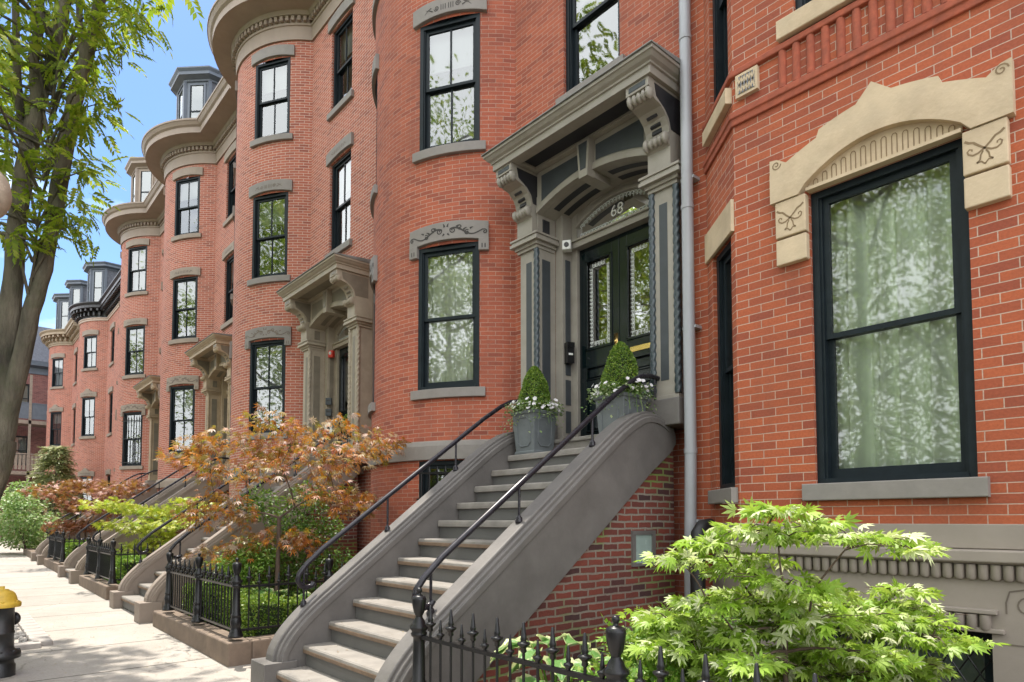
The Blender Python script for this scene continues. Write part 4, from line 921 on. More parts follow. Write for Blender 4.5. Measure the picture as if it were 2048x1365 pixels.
def stoop(n):
    S = thing('stoop', STOOP_LAB[n], 'stoop', (X0 - W * n, 0, .07 * n), 0, 'stone stoops in front of the houses')
    xl, xr = -.82, .79; ck = 'cheek' if n == 0 else 'cheekB'
    for i in range(12):
        y = 2.25 + .2465 * i; z = .19 * (i + 1); mb = MB()
        yb = y + .2465 + .05 if i < 11 else 5.42
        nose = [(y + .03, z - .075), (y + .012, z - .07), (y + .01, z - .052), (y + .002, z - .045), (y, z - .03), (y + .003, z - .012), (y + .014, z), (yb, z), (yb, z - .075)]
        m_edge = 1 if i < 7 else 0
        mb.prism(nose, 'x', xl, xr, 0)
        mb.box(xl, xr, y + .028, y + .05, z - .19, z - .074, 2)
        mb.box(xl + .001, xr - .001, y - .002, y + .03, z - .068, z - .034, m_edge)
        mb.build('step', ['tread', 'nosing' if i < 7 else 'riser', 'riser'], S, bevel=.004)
    mb = MB(); mb.box(xl, xr, 5.37, 5.50, 2.2, 2.467, 0); mb.box(xl, xr, 5.345, 5.372, 2.415, 2.464, 0); mb.box(-.88, .88, 5.50, 6.12, 2.30, 2.47, 0); mb.build('landing', 'tread', S, bevel=.012)
    cheek(S, -.97, ck); cheek(S, .94, ck)
    for s, xw in ((1, 1.045), (-1, -1.075)):
        w = MB(); P = [(2.62, -.1), (5.6, -.1), (5.6, 2.30), (5.55, 2.28), (5.5, ZL(5.5) - .78), (5.0, ZL(5.0) - .74), (2.62, .02)]
        w.face([(xw, y, z) for y, z in P], [(y, z) for y, z in P]); w.build('brick_side_wall', 'brickO', S)
    w = MB(); xw = 1.045
    w.box(xw - .02, xw + .02, 4.90, 4.95, 1.08, 1.42, 0); w.box(xw - .02, xw + .02, 5.21, 5.26, 1.08, 1.42, 0); w.box(xw - .02, xw + .02, 4.95, 5.21, 1.38, 1.42, 0); w.box(xw - .02, xw + .02, 4.95, 5.21, 1.08, 1.11, 0); w.box(xw - .01, xw + .006, 4.95, 5.21, 1.11, 1.38, 1)
    if n == 0: w.build('side_window', ['cheek', 'frost'], S)
    for s, xc in ((-1, -.97), (1, .94)):
        r = MB(); yo = .04 if s < 0 else .10
        zr = lambda y: 1.135 + .7375 * (y - 2.55)
        pts = [(2.62, .93), (2.60, .90), (2.545, .885), (2.49, .905), (2.46, .955), (2.475, 1.02), (2.54, 1.10)] + [(y, zr(y)) for y in (2.7, 3.2, 3.7, 4.2, 4.7)] + [(4.95, 2.885), (5.10, 2.96), (5.25, 2.99), (5.40, 2.985), (5.46, 2.95), (5.47, 2.91)]
        r.tube([(xc, y + yo, z) for y, z in pts], .025, 10)
        h = r.build('handrail', 'rail', S, True)
        for y in ((2.56, 3.45, 4.32, 5.24) if s < 0 else (2.70, 3.57, 4.48, 5.44)):
            q = MB(); zt = zr(y - yo) if y < 5 else 2.96
            zb = np.interp(y, [p[0] for p in TOP], [p[1] for p in TOP])
            q.tube([(xc, y, zb - .01), (xc, y, zt)], .0115, 8); q.lathe([(0, -.012), (.032, -.012), (.034, .005), (.026, .02), (.028, .032), (.016, .045), (.0115, .055)], (xc, y, zb), 10)
            q.build('rail_post', 'rail', h, True)
    return S
for n in range(4): stoop(n)

# ------------------------------------------------------------------ iron fences and garden curbs
POST = [(0, 0), (.078, 0), (.078, .022), (.066, .035), (.068, .05), (.056, .07), (.048, .10), (.054, .125), (.058, .16), (.050, .20), (.045, .215), (.052, .225), (.052, .235), (.043, .25), (.037, .50), (.037, .525), (.050, .535), (.053, .55), (.044, .562), (.060, .58), (.060, .594), (.043, .61), (.036, .632), (.024, .648), (.022, .66), (.034, .682), (.043, .725), (.047, .765), (.044, .782), (.028, .79), (.013, .795), (.012, .808), (.019, .815), (.018, .832), (.010, .838), (0, .84)]
pmb = MB(); pmb.lathe(POST, n=18); POST_ME = pmb.mesh('fence_post', ['iron'], True)
def picket_mesh(tall):
    mb = MB(); t = .60 if tall else .545
    mb.tube([(0, 0, .05), (0, 0, t)], .0085, 6)
    k = 1.0 if tall else .72
    mb.lathe([(.0085, t - .025), (.018 * k, t - .015), (.014 * k, t), (.020 * k, t + .008), (.036 * k, t + .022), (.034 * k, t + .03), (.018 * k, t + .034), (.015 * k, t + .04), (.019 * k, t + .048), (.015 * k, t + .06), (.007 * k, t + .06 + .075 * k), (0, t + .06 + .078 * k)], n=10)
    return mb.mesh('picket', ['iron'], True)
PK = (picket_mesh(True), picket_mesh(False))
def fence_run(F, a, b, skip_posts=(), posts=(), start=0.108):
    """a,b: local (x,y); posts: distances along the run"""
    l = math.dist(a, b); d = ((b[0] - a[0]) / l, (b[1] - a[1]) / l); ang = math.atan2(d[1], d[0])
    for z, r in ((.53, .013), (.07, .015)):
        mb = MB(); mb.box(0, l, -.012, .012, z - .012, z + .012); mb.build('rail', 'iron', F, loc=(a[0], a[1], 0), rotz=ang)
    k = 0; t = start
    while t < l - .05:
        if all(abs(t - p) > .055 for p in posts): link('picket', PK[k % 2], F, 0, (a[0] + d[0] * t, a[1] + d[1] * t, 0))
        t += .108; k += 1
    for p in posts: link('fence_post', POST_ME, F, 0, (a[0] + d[0] * p, a[1] + d[1] * p, 0))
F0 = thing('iron_fence', 'black iron fence with urn topped posts in front of the green cutleaf maple and hosta', 'fence', (-3.53, 2.3, .25), 0, 'iron garden fences')
fence_run(F0, (0, 0), (4.9, 0), posts=(0, 1.615, 3.23, 4.85), start=.13)
c = MB(); c.box(-3.66, 2.0, 2.14, 2.46, -.1, .25); tag(c.build('garden_curb', 'curb', None, bevel=.015), 'brownstone curb under the fence by the green cutleaf maple', 'curb', 'garden curbs')
FL = ['black iron fence around the boxwood hedge under the bronze red maple', 'black iron fence around the bed of the yellow green maple', 'black iron fence around the bed of the purple red shrub']
CL = ['brownstone garden curb around the bronze red maple bed', 'brownstone garden curb around the yellow green maple bed', 'brownstone garden curb around the purple red shrub bed', 'mossy brownstone curb around the big variegated dogwood']
for k in range(4):
    ox, oz = -W * k, .035 + .07 * k
    if k < 3:
        F = thing('iron_fence', FL[k], 'fence', (-7.15 + ox, 2.36, .245 + oz), 0, 'iron garden fences')
        fence_run(F, (-2.75, 0), (0, 0), posts=(0, 1.38, 2.75), start=.1); fence_run(F, (0, 0), (0, 2.9), posts=(1.05, 2.1), start=.13)
    c = MB(); x0, x1 = -10.28 + ox, -7.04 + ox
    c.box(x0, x1, 2.25, 2.50, -.1, .21); c.box(x1 - .25, x1, 2.50, 5.0, -.1, .21)
    if k: c.box(x0, x0 + .2, 2.50, 5.0, -.1, .21)
    tag(c.build('garden_curb', 'curb', None, bevel=.018, loc=(0, 0, oz)), CL[k], 'curb', 'garden curbs')

# ------------------------------------------------------------------ ground
g = MB(); g.face([(-400, -400, -.35), (400, -400, -.35), (400, 400, -.35), (-400, 400, -.35)]); struct(g.build('ground', 'ground'))
gz = lambda x: .0104 * max(0.0, -(x + 7.0))
g = MB(); xs = [30, 5, -2, -7, -14, -21, -28, -35, -45, -60]
g.grid([[(x, -.45, gz(x) - .001), (x, 6.2, gz(x) - .001)] for x in xs], 0, flip=True); struct(g.build('sidewalk', 'concrete'))
g = MB(); g.grid([[(x, -.62, -.20 + gz(x)), (x, -.62, gz(x)), (x, -.452, gz(x))] for x in xs]); struct(g.build('kerb', 'granite'))
g = MB(); g.grid([[(x, -9.0, -.12 + gz(x)), (x, -.60, -.12 + gz(x))] for x in xs], 0, flip=True); struct(g.build('road', 'asphalt'))
g = MB(); g.grid([[(x, -13, .02 + gz(x)), (x, -9.0, .02 + gz(x)), (x, -9.0, -.2 + gz(x))] for x in xs], 0); struct(g.build('far_sidewalk', 'concrete'))
s = MB(); s.box(-3.85, 2.0, 2.44, 5.7, .0, .16); o = s.build('garden_bed', 'soil'); tag(o, None, None, None, 'structure')
for k in range(4):
    s = MB(); s.box(-10.15 - W * k, -7.27 - W * k, 2.48, 4.96, 0, .155); o = s.build('garden_bed', 'soil', loc=(0, 0, .035 + .07 * k)); struct(o)
pt = thing('tree_pit', 'tree pit edged with pale granite pavers and filled with cobbles, by the hydrant', 'tree pit', (-11.0, .3, .03))
pv = MB(); pv.box(-.14, .14, -.1, .1, -.02, .055); pme = pv.mesh('paver', ['granite'])
for k in range(10):
    link('paver', pme, pt, .012, (-1.45 + .31 * k, .62, 0), R(rnd.uniform(-2, 2)))
for k in range(5):
    for x in (-1.55, 1.5): link('paver', pme, pt, .012, (x, -.62 + .27 * k, 0), R(90 + rnd.uniform(-2, 2)))
cb = MB(); 
for k in range(420):
    x, y = rnd.uniform(-1.42, 1.35), rnd.uniform(-.7, .5); r = rnd.uniform(.03, .06); cb.ellipsoid((x, y, .0), (r, r * rnd.uniform(.7, 1), .045), 6, 4)
tag(cb.build('cobbles', 'cobble', pt, True), None, None, None, 'stuff')

# ------------------------------------------------------------------ hydrant and lamp
hy = thing('fire_hydrant', 'yellow capped black fire hydrant at the kerb', 'hydrant', (-8.06, .44, gz(-8)))
h = MB(); h.lathe([(.13, -.02), (.13, .10), (.118, .12), (.115, .16), (.165, .17), (.17, .20), (.165, .235), (.12, .25), (.112, .27), (.108, .40), (.114, .405), (.114, .425), (.108, .43), (.106, .66), (.115, .67), (0, .67)], n=28)
for k in range(8):
    a = k * math.pi / 4; h.lathe([(0, .232), (.016, .232), (.016, .25), (0, .25)], (.145 * math.cos(a), .145 * math.sin(a), 0), 6)
h.build('barrel', 'black', hy, True)
h = MB(); h.lathe([(.155, .665), (.158, .68), (.158, .70), (.15, .712), (.125, .72), (.122, .75), (.108, .79), (.085, .815), (.06, .825), (.055, .835), (.022, .838), (.022, .865), (0, .866)], n=28)
for k in range(6):
    a = k * math.pi / 3; h.lathe([(0, .71), (.014, .71), (.014, .728), (0, .728)], (.138 * math.cos(a), .138 * math.sin(a), 0), 6)
h.build('bonnet', 'yellow', hy, True)
for a in (-44, 140, 228):
    n_ = MB(); d = Vector((math.cos(R(a)), math.sin(R(a)), 0))
    n_.tube([d * .09 + Vector((0, 0, .53)), d * .145 + Vector((0, 0, .53)), d * .146 + Vector((0, 0, .53)), d * .175 + Vector((0, 0, .53)), d * .177 + Vector((0, 0, .53)), d * .2 + Vector((0, 0, .53))], [.055, .055, .068, .066, .02, .018], 14); n_.build('nozzle_cap', 'black', hy, True)
lp = thing('street_lamp', 'acorn globe street lamp at the left edge beside the street tree', 'street lamp', (-8.0, .19, gz(-8)))
l = MB(); l.lathe([(.16, 0), (.16, .1), (.12, .2), (.09, .8), (.06, 1.0), (.05, 4.2), (.08, 4.3), (.08, 4.4), (.04, 4.42)], n=16); l.build('lamp_post', 'iron', lp, True)
M['globe'] = paint('lamp globe with painted reflections', (0.50, 0.42, 0.32), 0.25, 0.25, 7)  # mottled tan paints the reflections in the glass globe
l = MB(); l.ellipsoid((0, 0, 4.70), (.21, .21, .27), 24, 16); l.build('globe', 'globe', lp, True)

# ------------------------------------------------------------------ small fittings by the doors
b = MB(); b.box(-.06, .06, -.05, .0, -.06, .06); b.lathe([(0, 0), (.035, 0), (.035, .0), (.03, .02), (.012, .024), (0, .024)], n=12)
sc = MB(); sc.box(-.055, .055, -.055, .055, -.06, .06, 0); 
sc.tube([(0, -.055, 0), (0, -.07, 0)], [.032, .028], 14, 1); sc.tube([(0, .05, 0), (0, .12, 0)], .025, 10, 0)
tag(sc.build('security_camera', ['white', 'black'], None, True, .01, (X0 - .68, YW + .04, 5.0), R(35)), 'small white security camera under the arch of door 68', 'camera')
mbx = MB(); mbx.box(-.05, .05, -.09, 0, -.13, .13, 0); mbx.box(-.053, .053, -.098, .0, .07, .135, 0); mbx.box(-.03, .03, -.093, -.089, -.03, -.005, 1)
tag(mbx.build('intercom', ['iron', 'white'], None, False, .008, (X0 - .735, YW + .10, 3.63), R(70)), 'black intercom box on the left jamb of door 68', 'intercom')
wl = MB(); wl.lathe([(0, -.12), (.055, -.12), (.055, .10), (.04, .11), (0, .11)], n=16)
tag(wl.build('porch_light', 'iron', None, True, 0, (X0 - W + .35, YW - .02, 5.36)), 'small black cylinder porch light under the moss edged hood', 'light')
al = MB(); al.box(-.06, .06, -.07, 0, -.07, .07, 0); al.ellipsoid((0, -.075, .01), (.03, .03, .04), 8, 5, 1)
tag(al.build('fire_alarm', ['red', 'white'], None, False, .01, (X0 - W - .67, YW + .10, 4.93), R(20)), 'small red fire alarm on the jamb beneath the moss edged hood', 'alarm')
for i, z in enumerate((3.95, 3.72)):
    m_ = MB(); m_.box(-.06, .06, -.05, 0, -.07, .07, 0); m_.box(-.04, .04, -.053, -.049, .0, .03, 1)
    tag(m_.build('intercom', ['panel', 'black'], None, False, .006, (X0 - W - .70, YW + .05, z), R(45)), ('upper' if i == 0 else 'lower') + ' of two grey intercom boxes below the red fire alarm', 'intercom')
m_ = MB(); m_.box(-.08, .08, -.03, 0, -.12, .12, 0); m_.box(-.03, .03, -.034, -.029, -.03, .03, 1)
tag(m_.build('notice_plate', ['white', 'black'], None, False, .005, (X0 - W - .70, YW + .05, 3.40), R(45)), 'white plate with a small dark square below the grey intercom boxes', 'plate')
mt = MB(); mt.box(-.07, .07, -.1, 0, -.22, .22, 0); mt.tube([(0, -.05, .22), (0, -.05, .6)], .015, 8)
tag(mt.build('meter_box', 'pipe', None, False, .01, (-10.05, YW - .02, .95)), 'grey electric meter box on the brick behind the bronze red maple', 'meter box')

# ------------------------------------------------------------------ far building at the end of the street
FB = thing('apartment_building', 'dull purple brick building with stacked balconies closing the far end of the street', 'building', (-52, -2, .45))
FP = Path([('L', (0, -14), (0, 9))])
ops = [(FP.len - d - .5, FP.len - d + .5, z, z + 1.9) for d in (1.6, 3.6, 6.4, 9.2) for z in (1.2, 4.6, 8.0)]
mb = MB(); wall(mb, FP, -.5, 10.6, ops, .2); mb.face([(0, 9.0, -.5), (0, 9.0, 10.6), (-9, 9.0, 10.6), (-9, 9.0, -.5)], [(0, 0), (0, 11), (9, 11), (9, 0)]); mb.build('wall', 'brickF', FB)
for (ua, ub, za, zb) in ops:
    (x, y), n = FP.at((ua + ub) / 2); window(FB, 1.0, 1.9, (x, y, za), R(90), True, curtain='shade')
mb = MB(); band(mb, FP, 0, FP.len, [(0, 10.6), (.06, 10.6), (.06, 11.0), (.45, 11.1), (.5, 11.4), (0, 11.5)]); mb.build('cornice', 'dormerG', FB)
mb = MB(); mb.face([(0, -14, 11.45), (0, 9.0, 11.45), (-.9, 9.0, 14), (-.9, -14, 14)]); mb.face([(-.9, -14, 14), (-.9, 9.0, 14), (-9, 9.0, 14), (-9, -14, 14)]); mb.face([(0, 9.0, 11.45), (-.9, 9.0, 14), (-9, 9.0, 14), (-9, 9.0, 11.45)])
for y in (.6, 2.8): mb.box(-.8, .05, y - .55, y + .55, 11.6, 13.6, 1)
mb.build('roof', ['slate', 'dormerG'], FB)
BT = thing('balcony_stack', 'stacked timber balconies with dark railings on the far building', 'balcony', (-51.8, 2.2, .45))
for z in (3.9, 7.1):
    d = MB(); d.box(0, 1.6, -.6, 4.2, z, z + .22); d.build('deck', 'wood', BT)
    r = MB(); hz = z + .22
    if z > 5: 
        r.box(1.52, 1.56, -.6, 4.2, hz + .1, hz + 1.05)
    else:
        for k in range(24): r.box(1.52, 1.56, -.5 + .2 * k, -.35 + .2 * k, hz + .1, hz + 1.0)
    r.box(1.5, 1.58, -.6, 4.2, hz + 1.05, hz + 1.12); r.build('railing', 'dormerG' if z > 5 else 'wood', BT)
for y in (-.5, 1.6, 4.1):
    p = MB(); p.box(1.45, 1.6, y - .07, y + .07, -.4, 10.2); p.build('post', 'wood', BT)

# ------------------------------------------------------------------ plants
nr = np.random.default_rng(5)
def quads_mesh(name, V, Q, mat):
    me = bpy.data.meshes.new(name); nv, nq = len(V), len(Q)
    me.vertices.add(nv); me.vertices.foreach_set('co', np.asarray(V, dtype=np.float32).ravel())
    me.loops.add(nq * 4); me.loops.foreach_set('vertex_index', np.asarray(Q, dtype=np.int32).ravel())
    me.polygons.add(nq); me.polygons.foreach_set('loop_start', np.arange(0, nq * 4, 4, dtype=np.int32))
    me.update(calc_edges=True); me.materials.append(M[mat]); return me
def palmate(n=7, wid=.12, droop=.12):
    V = [(0, -.05, 0)]; Q = []
    ang = {7: (0, 36, -36, 72, -72, 112, -112), 5: (0, 45, -45, 92, -92)}[n]; ln = {7: (1, .93, .93, .78, .78, .48, .48), 5: (1, .85, .85, .55, .55)}[n]
    for a, l in zip(ang, ln):
        c, s = math.cos(R(a)), math.sin(R(a))
        def P(t, w, z): return (s * t * l + c * w, c * t * l - s * w, z)
        i = len(V); V += [P(.5, -wid * l ** .5, -droop * .15), P(1, 0, -droop), P(.5, wid * l ** .5, -droop * .15)]; Q.append((0, i + 2, i + 1, i))
    return np.array(V), np.array(Q)
def oval(w=.24, fold=.06):
    return np.array([(0, 0, 0), (-w, .45, fold), (0, 1, -.06), (w, .45, fold), (0, .5, 0)]), np.array([(0, 3, 2, 4), (0, 4, 2, 1)])
def spray(n=5, w=.13):
    V, Q = [], []
    for k in range(n):
        t = .15 + .75 * k / n
        for s in (-1, 1):
            a = R(48) * s; c, sn = math.cos(a), math.sin(a); l = .40 * (1 - .3 * t); i = len(V)
            for (u, v, z) in ((0, 0, 0), (-w * l * 1.3, .5 * l, .01), (0, l, -.10), (w * l * 1.3, .5 * l, .01)): V.append((sn * v + c * u, t + c * v - sn * u, z - .25 * t * t))
            Q.append((i, i + 3, i + 2, i + 1))
    i = len(V); V += [(0, .92, -.22), (-.05, 1.08, -.27), (0, 1.28, -.40), (.05, 1.08, -.27)]; Q.append((i, i + 3, i + 2, i + 1))
    i = len(V); V += [(-.006, 0, 0), (.006, 0, 0), (.004, .95, -.23), (-.004, .95, -.23)]; Q.append((i, i + 1, i + 2, i + 3))
    return np.array(V), np.array(Q)
def nrmz(a): return a / np.maximum(np.linalg.norm(a, axis=1, keepdims=True), 1e-9)
def scatter(name, shape, pos, tip, nrm, size, mat, parent):
    V0, Q0 = shape; n = len(pos); tip = nrmz(tip); nn = nrmz(nrm - tip * (nrm * tip).sum(1, keepdims=True)); sd = np.cross(tip, nn)
    S = size[:, None, None]
    V = pos[:, None, :] + S * (sd[:, None, :] * V0[None, :, 0:1] + tip[:, None, :] * V0[None, :, 1:2] + nn[:, None, :] * V0[None, :, 2:3])
    Q = (Q0[None] + (np.arange(n) * len(V0))[:, None, None]).reshape(-1, 4)
    return link(name, quads_mesh(name, V.reshape(-1, 3), Q, mat), parent)
def pad_points(c, rx, rz, n, ry=None):
    d = nrmz(nr.normal(size=(n, 3))) * (nr.random((n, 1)) ** .45); ry = ry or rx
    return np.array(c) + d * np.array([rx, ry, rz]), d
def foliage(name, shape, pads, mat, parent, size, n, droop=.25, tilt=.4, up=1.0, center=None, sjit=.3):
    P, T, N = [], [], []
    for (c, rx, rz) in pads:
        p, d = pad_points(c, rx, rz, n)
        out = d * np.array([1, 1, .3]) + (nrmz((np.array(c) - center)[None] * np.array([1, 1, 0])) * .5 if center is not None else 0) + nr.normal(scale=.35, size=d.shape); out[:, 2] -= droop
        nn = nr.normal(scale=tilt, size=d.shape); nn[:, 2] += up
        P.append(p); T.append(out); N.append(nn)
    P, T, N = map(np.concatenate, (P, T, N))
    return scatter(name, shape, P, T, N, size * (1 + sjit * nr.uniform(-1, 1, len(P))), mat, parent)
def limbs(mb, base, forks, pads, r0, rr, n_seg=6, r1=.004):
    b = Vector(base); f = Vector(forks)
    mb.tube([b, b.lerp(f, .33) + Vector((rr.uniform(-.02, .02), rr.uniform(-.02, .02), 0)), b.lerp(f, .7), f], [r0, r0 * .9, r0 * .8, r0 * .72], 9)
    nodes = [(b.lerp(f, t), r0 * .8) for t in (.55, .7, .85, 1.0)]
    for c in sorted((Vector(p) for p in pads), key=lambda p: (p - f).length):
        st, rs = min(nodes, key=lambda q: (q[0] - c).length + .28 * (q[0] - f).length + max(0, q[0].z - c.z) * .8)
        d = c - st; mid = st + d * .5 + Vector((rr.uniform(-.10, .10), rr.uniform(-.10, .10), .0)) * d.length + Vector((0, 0, .16 * d.length))
        pts = [(st * (1 - t) ** 2 + mid * 2 * t * (1 - t) + c * t * t) for t in [k / n_seg for k in range(n_seg + 1)]]
        ra = min(rs * .75, r0 * .45); rads = [ra * (1 - k / n_seg) + r1 * .8 for k in range(n_seg + 1)]
        mb.tube(pts, rads, 6); nodes += list(zip(pts[2:], rads[2:]))
        for k in range(4):
            e = c + Vector((rr.uniform(-.24, .24), rr.uniform(-.24, .24), rr.uniform(-.04, .05))); m2 = pts[n_seg - 1 - k % 2]
            mb.tube([m2, m2.lerp(e, .5) + Vector((0, 0, .02)), e], [r1 * 1.1, r1 * .8, r1 * .4], 5)
def maple(label, base, fork, pads, size, n, mat, rx=.26, rz=.07, r0=.028, name='japanese_maple', cat='maple tree', seed=1, shape=None, droop=.25, group=None, more=()):
    T = thing(name, label, cat, base, 0, group); rr = random.Random(seed); b = Vector(base)
    loc = [tuple(Vector(p) - b) for p in pads]; loc2 = [tuple(Vector(p) - b) for p in more]; mb = MB(); limbs(mb, (0, 0, 0), tuple(Vector(fork) - b), loc, r0, rr); mb.build('trunk', 'twig', T, True)
    foliage('crown', shape or palmate(), [(c, rx * rr.uniform(.75, 1.25), rz * rr.uniform(.8, 1.3)) for c in loc + loc2], mat, T, size, n, droop=droop, tilt=.55, sjit=.42, center=np.array(tuple(Vector(fork) - b)))
    return T
GLOW = [(-2.14, 2.93, 0.82), (-2.05, 3.19, 0.8), (-1.96, 3.45, 0.75), (-1.86, 3.72, 0.63), (-1.57, 3.59, 0.79), (-1.47, 3.86, 0.66), (-1.36, 4.14, 0.65), (-2.27, 3.26, 0.61), (-1.91, 3.2, 0.66), (-1.21, 4.15, 0.72), (-1.72, 3.7, 1.04), (-1.57, 4.02, 1.05), (-1.76, 3.35, 1.04), (-2.21, 2.99, 0.97), (-1.35, 4.13, 1.01)]
G = [(-1.56, 3.15, 1.57), (-1.79, 3.17, 1.47), (-1.46, 3.38, 1.5), (-1.95, 3.04, 1.39), (-2.09, 2.92, 1.31), (-1.22, 3.38, 1.44), (-1.04, 3.55, 1.39), (-1.85, 3.38, 1.3), (-1.58, 3.17, 1.21), (-1.44, 3.31, 1.17), (-1.94, 3.43, 1.09), (-1.92, 2.99, 1.08), (-2.16, 3.06, 0.9), (-1.82, 3.11, 0.92), (-1.7, 3.4, 0.93), (-1.39, 3.3, 1.01), (-1.34, 3.8, 1.01), (-1.24, 4.12, 1.13), (-1.2, 3.87, 0.92), (-1.48, 3.76, 0.81), (-1.64, 3.51, 0.74), (-1.63, 2.96, 0.82), (-2.03, 3.15, 0.73), (-1.12, 4.02, 0.99), (-0.98, 3.91, 0.91), (-1.18, 3.45, 0.85), (-1.59, 3.76, 0.62), (-1.63, 3.29, 1.44), (-1.89, 3.23, 1.25)] + GLOW
G = [(-1.64 + (x + 1.63) * .88, 3.35 + (y - 3.35) * .88, z) for x, y, z in G]
maple('green cutleaf maple with pale sunlit leaves in front of the stone based bay', (-1.66, 3.35, .15), (-1.63, 3.33, .95), G, .058, 64, 'gm', rx=.20, rz=.035, r0=.017, seed=2, shape=palmate(7, .13, .22), more=[(x + .05, y - .02, z + .03) for x, y, z in GLOW[::2]] + [(x - .1, y + .06, z) for x, y, z in G if z < 1.1])
RD = [(-9.2, 3.35, 2.8), (-8.69, 3.68, 2.64), (-8.47, 4.25, 2.74), (-7.68, 4.37, 2.47), (-9.71, 2.67, 2.48), (-9.11, 2.81, 2.51), (-10.02, 2.52, 2.35), (-9.24, 3.33, 2.38), (-7.94, 3.64, 2.27), (-7.72, 3.95, 2.24), (-9.01, 2.6, 2.12), (-9.48, 3.21, 2.1), (-8.62, 3.38, 2.13), (-8.46, 3.88, 1.87), (-7.93, 3.99, 1.79), (-7.88, 4.33, 2.34), (-9.3, 2.57, 1.59), (-9.12, 2.71, 1.79), (-8.8, 3.47, 1.29), (-8.58, 3.73, 1.22), (-9.4, 3.28, 1.17), (-9.41, 2.94, 1.04), (-8.64, 4.11, 2.1), (-8.31, 4.41, 1.74), (-9.07, 3.7, 2.42), (-9.24, 3.08, 1.6)]
maple('bronze red maple inside the fenced boxwood bed', (-8.7, 3.4, .2), (-8.72, 3.42, 1.55), [(x, y, z + .10 * (z > 1.9)) for x, y, z in RD], .080, 92, 'rm', rx=.40, rz=.19, r0=.036, seed=3, shape=palmate(7, .10, .25), droop=.45)
CH = [(-15.64, 2.57, 1.84), (-16.1, 3.12, 1.75), (-15.86, 3.56, 1.64), (-15.42, 3.95, 1.86), (-14.93, 4.03, 1.53), (-15.73, 3.35, 1.31), (-15.51, 2.83, 1.43), (-15.66, 3.63, 1.09), (-15.73, 3.17, 0.94), (-14.9, 3.64, 1.43)]
maple('yellow green maple in the second fenced bed', (-15.6, 3.3, .25), (-15.6, 3.3, 1.0), CH, .085, 190, 'cm', rx=.50, rz=.13, r0=.03, seed=4)
PU = [(-22.58, 2.23, 2.32), (-23.34, 2.79, 2.51), (-23.13, 3.27, 2.59), (-21.49, 3.52, 2.32), (-22.08, 4.13, 2.51), (-22.62, 2.84, 1.97), (-21.78, 3.34, 1.82), (-22.67, 2.62, 1.32), (-22.96, 3.15, 1.39), (-22.49, 3.83, 1.99)]
maple('purple red leafed shrub tree behind the far fence', (-22.5, 3.1, .35), (-22.5, 3.1, 1.2), PU, .10, 210, 'pm', rx=.62, rz=.2, r0=.035, seed=5, name='purple_shrub', cat='shrub')
DW = [(-29.75, 1.75, 2.26), (-30.13, 2.23, 2.1), (-29.66, 1.77, 1.54), (-30.2, 2.41, 1.16), (-29.36, 2.63, 1.54), (-30.83, 2.02, 0.78), (-30.49, 2.6, 0.75), (-30.57, 1.63, 1.3), (-31.2, 1.9, 2.3), (-32.0, 2.0, 1.6), (-31.6, 1.5, 1.2), (-31.0, 2.2, 2.7)]
maple('big green and cream variegated dogwood beyond the fences', (-30.3, 2.3, .3), (-30.3, 2.2, 1.0), DW, .13, 360, 'dw', rx=.62, rz=.42, r0=.04, seed=6, name='dogwood_shrub', cat='shrub', shape=oval(.28))

def surface_box(n, x0, x1, y0, y1, z0, z1):
    """points and outward directions on the top and sides of a box"""
    A = [(x1 - x0) * (y1 - y0), (x1 - x0) * (z1 - z0), (x1 - x0) * (z1 - z0), (y1 - y0) * (z1 - z0), (y1 - y0) * (z1 - z0)]
    f = nr.choice(5, size=n, p=np.array(A) / sum(A)); u = nr.random((n, 3)); P = np.array([x0, y0, z0]) + u * np.array([x1 - x0, y1 - y0, z1 - z0]); D = np.zeros((n, 3))
    for k, (ax, val, sg) in enumerate(((2, z1, 1), (1, y0, -1), (1, y1, 1), (0, x0, -1), (0, x1, 1))):
        m = f == k; P[m, ax] = val; D[m, ax] = sg
    wob = .03 * np.sin(P[:, [0]] * 9 + P[:, [1]] * 7) + .02 * np.sin(P[:, [0]] * 23 + P[:, [2]] * 17); return P + D * wob, D
def hedge(label, boxes, loc, n, size, mat='box'):
    T = thing('boxwood_hedge', label, 'hedge', loc); core = MB(); PP, DD = [], []
    for b in boxes:
        core.box(b[0] + .04, b[1] - .04, b[2] + .04, b[3] - .04, b[4], b[5] - .05)
        p, d = surface_box(int(n * (b[1] - b[0] + b[3] - b[2])), *b); PP.append(p); DD.append(d)
    core.build('branches', 'hedgecore', T); P = np.concatenate(PP); D = np.concatenate(DD)
    P = P - D * nr.random((len(P), 1)) * .05; t = D * .7 + nr.normal(scale=.7, size=P.shape); t[:, 2] += .25
    scatter('leaves', oval(.3, .08), P, t, D + nr.normal(scale=.6, size=P.shape), size * nr.uniform(.7, 1.3, len(P)), mat, T); return T
M['hedgecore'] = paint('dense dark hedge branches', (0.022, 0.035, 0.010), 0.95, 0.4, 30)
hedge('low clipped boxwood hedge inside the fence under the bronze red maple', [(-10.05, -7.30, 2.58, 2.98, .19, .58), (-7.68, -7.30, 2.98, 4.6, .19, .56)], (0, 0, .035), 5200, .030)
hedge('loose green edging shrubs inside the fence of the yellow green maple', [(-16.75, -14.1, 2.56, 3.05, .19, .66), (-14.5, -14.1, 3.05, 4.4, .19, .62)], (0, 0, .10), 1600, .065, 'peren')
hedge('dark green edging shrubs inside the fence of the purple red shrub', [(-23.5, -20.85, 2.56, 3.05, .19, .72)], (0, 0, .17), 1300, .07, 'peren')
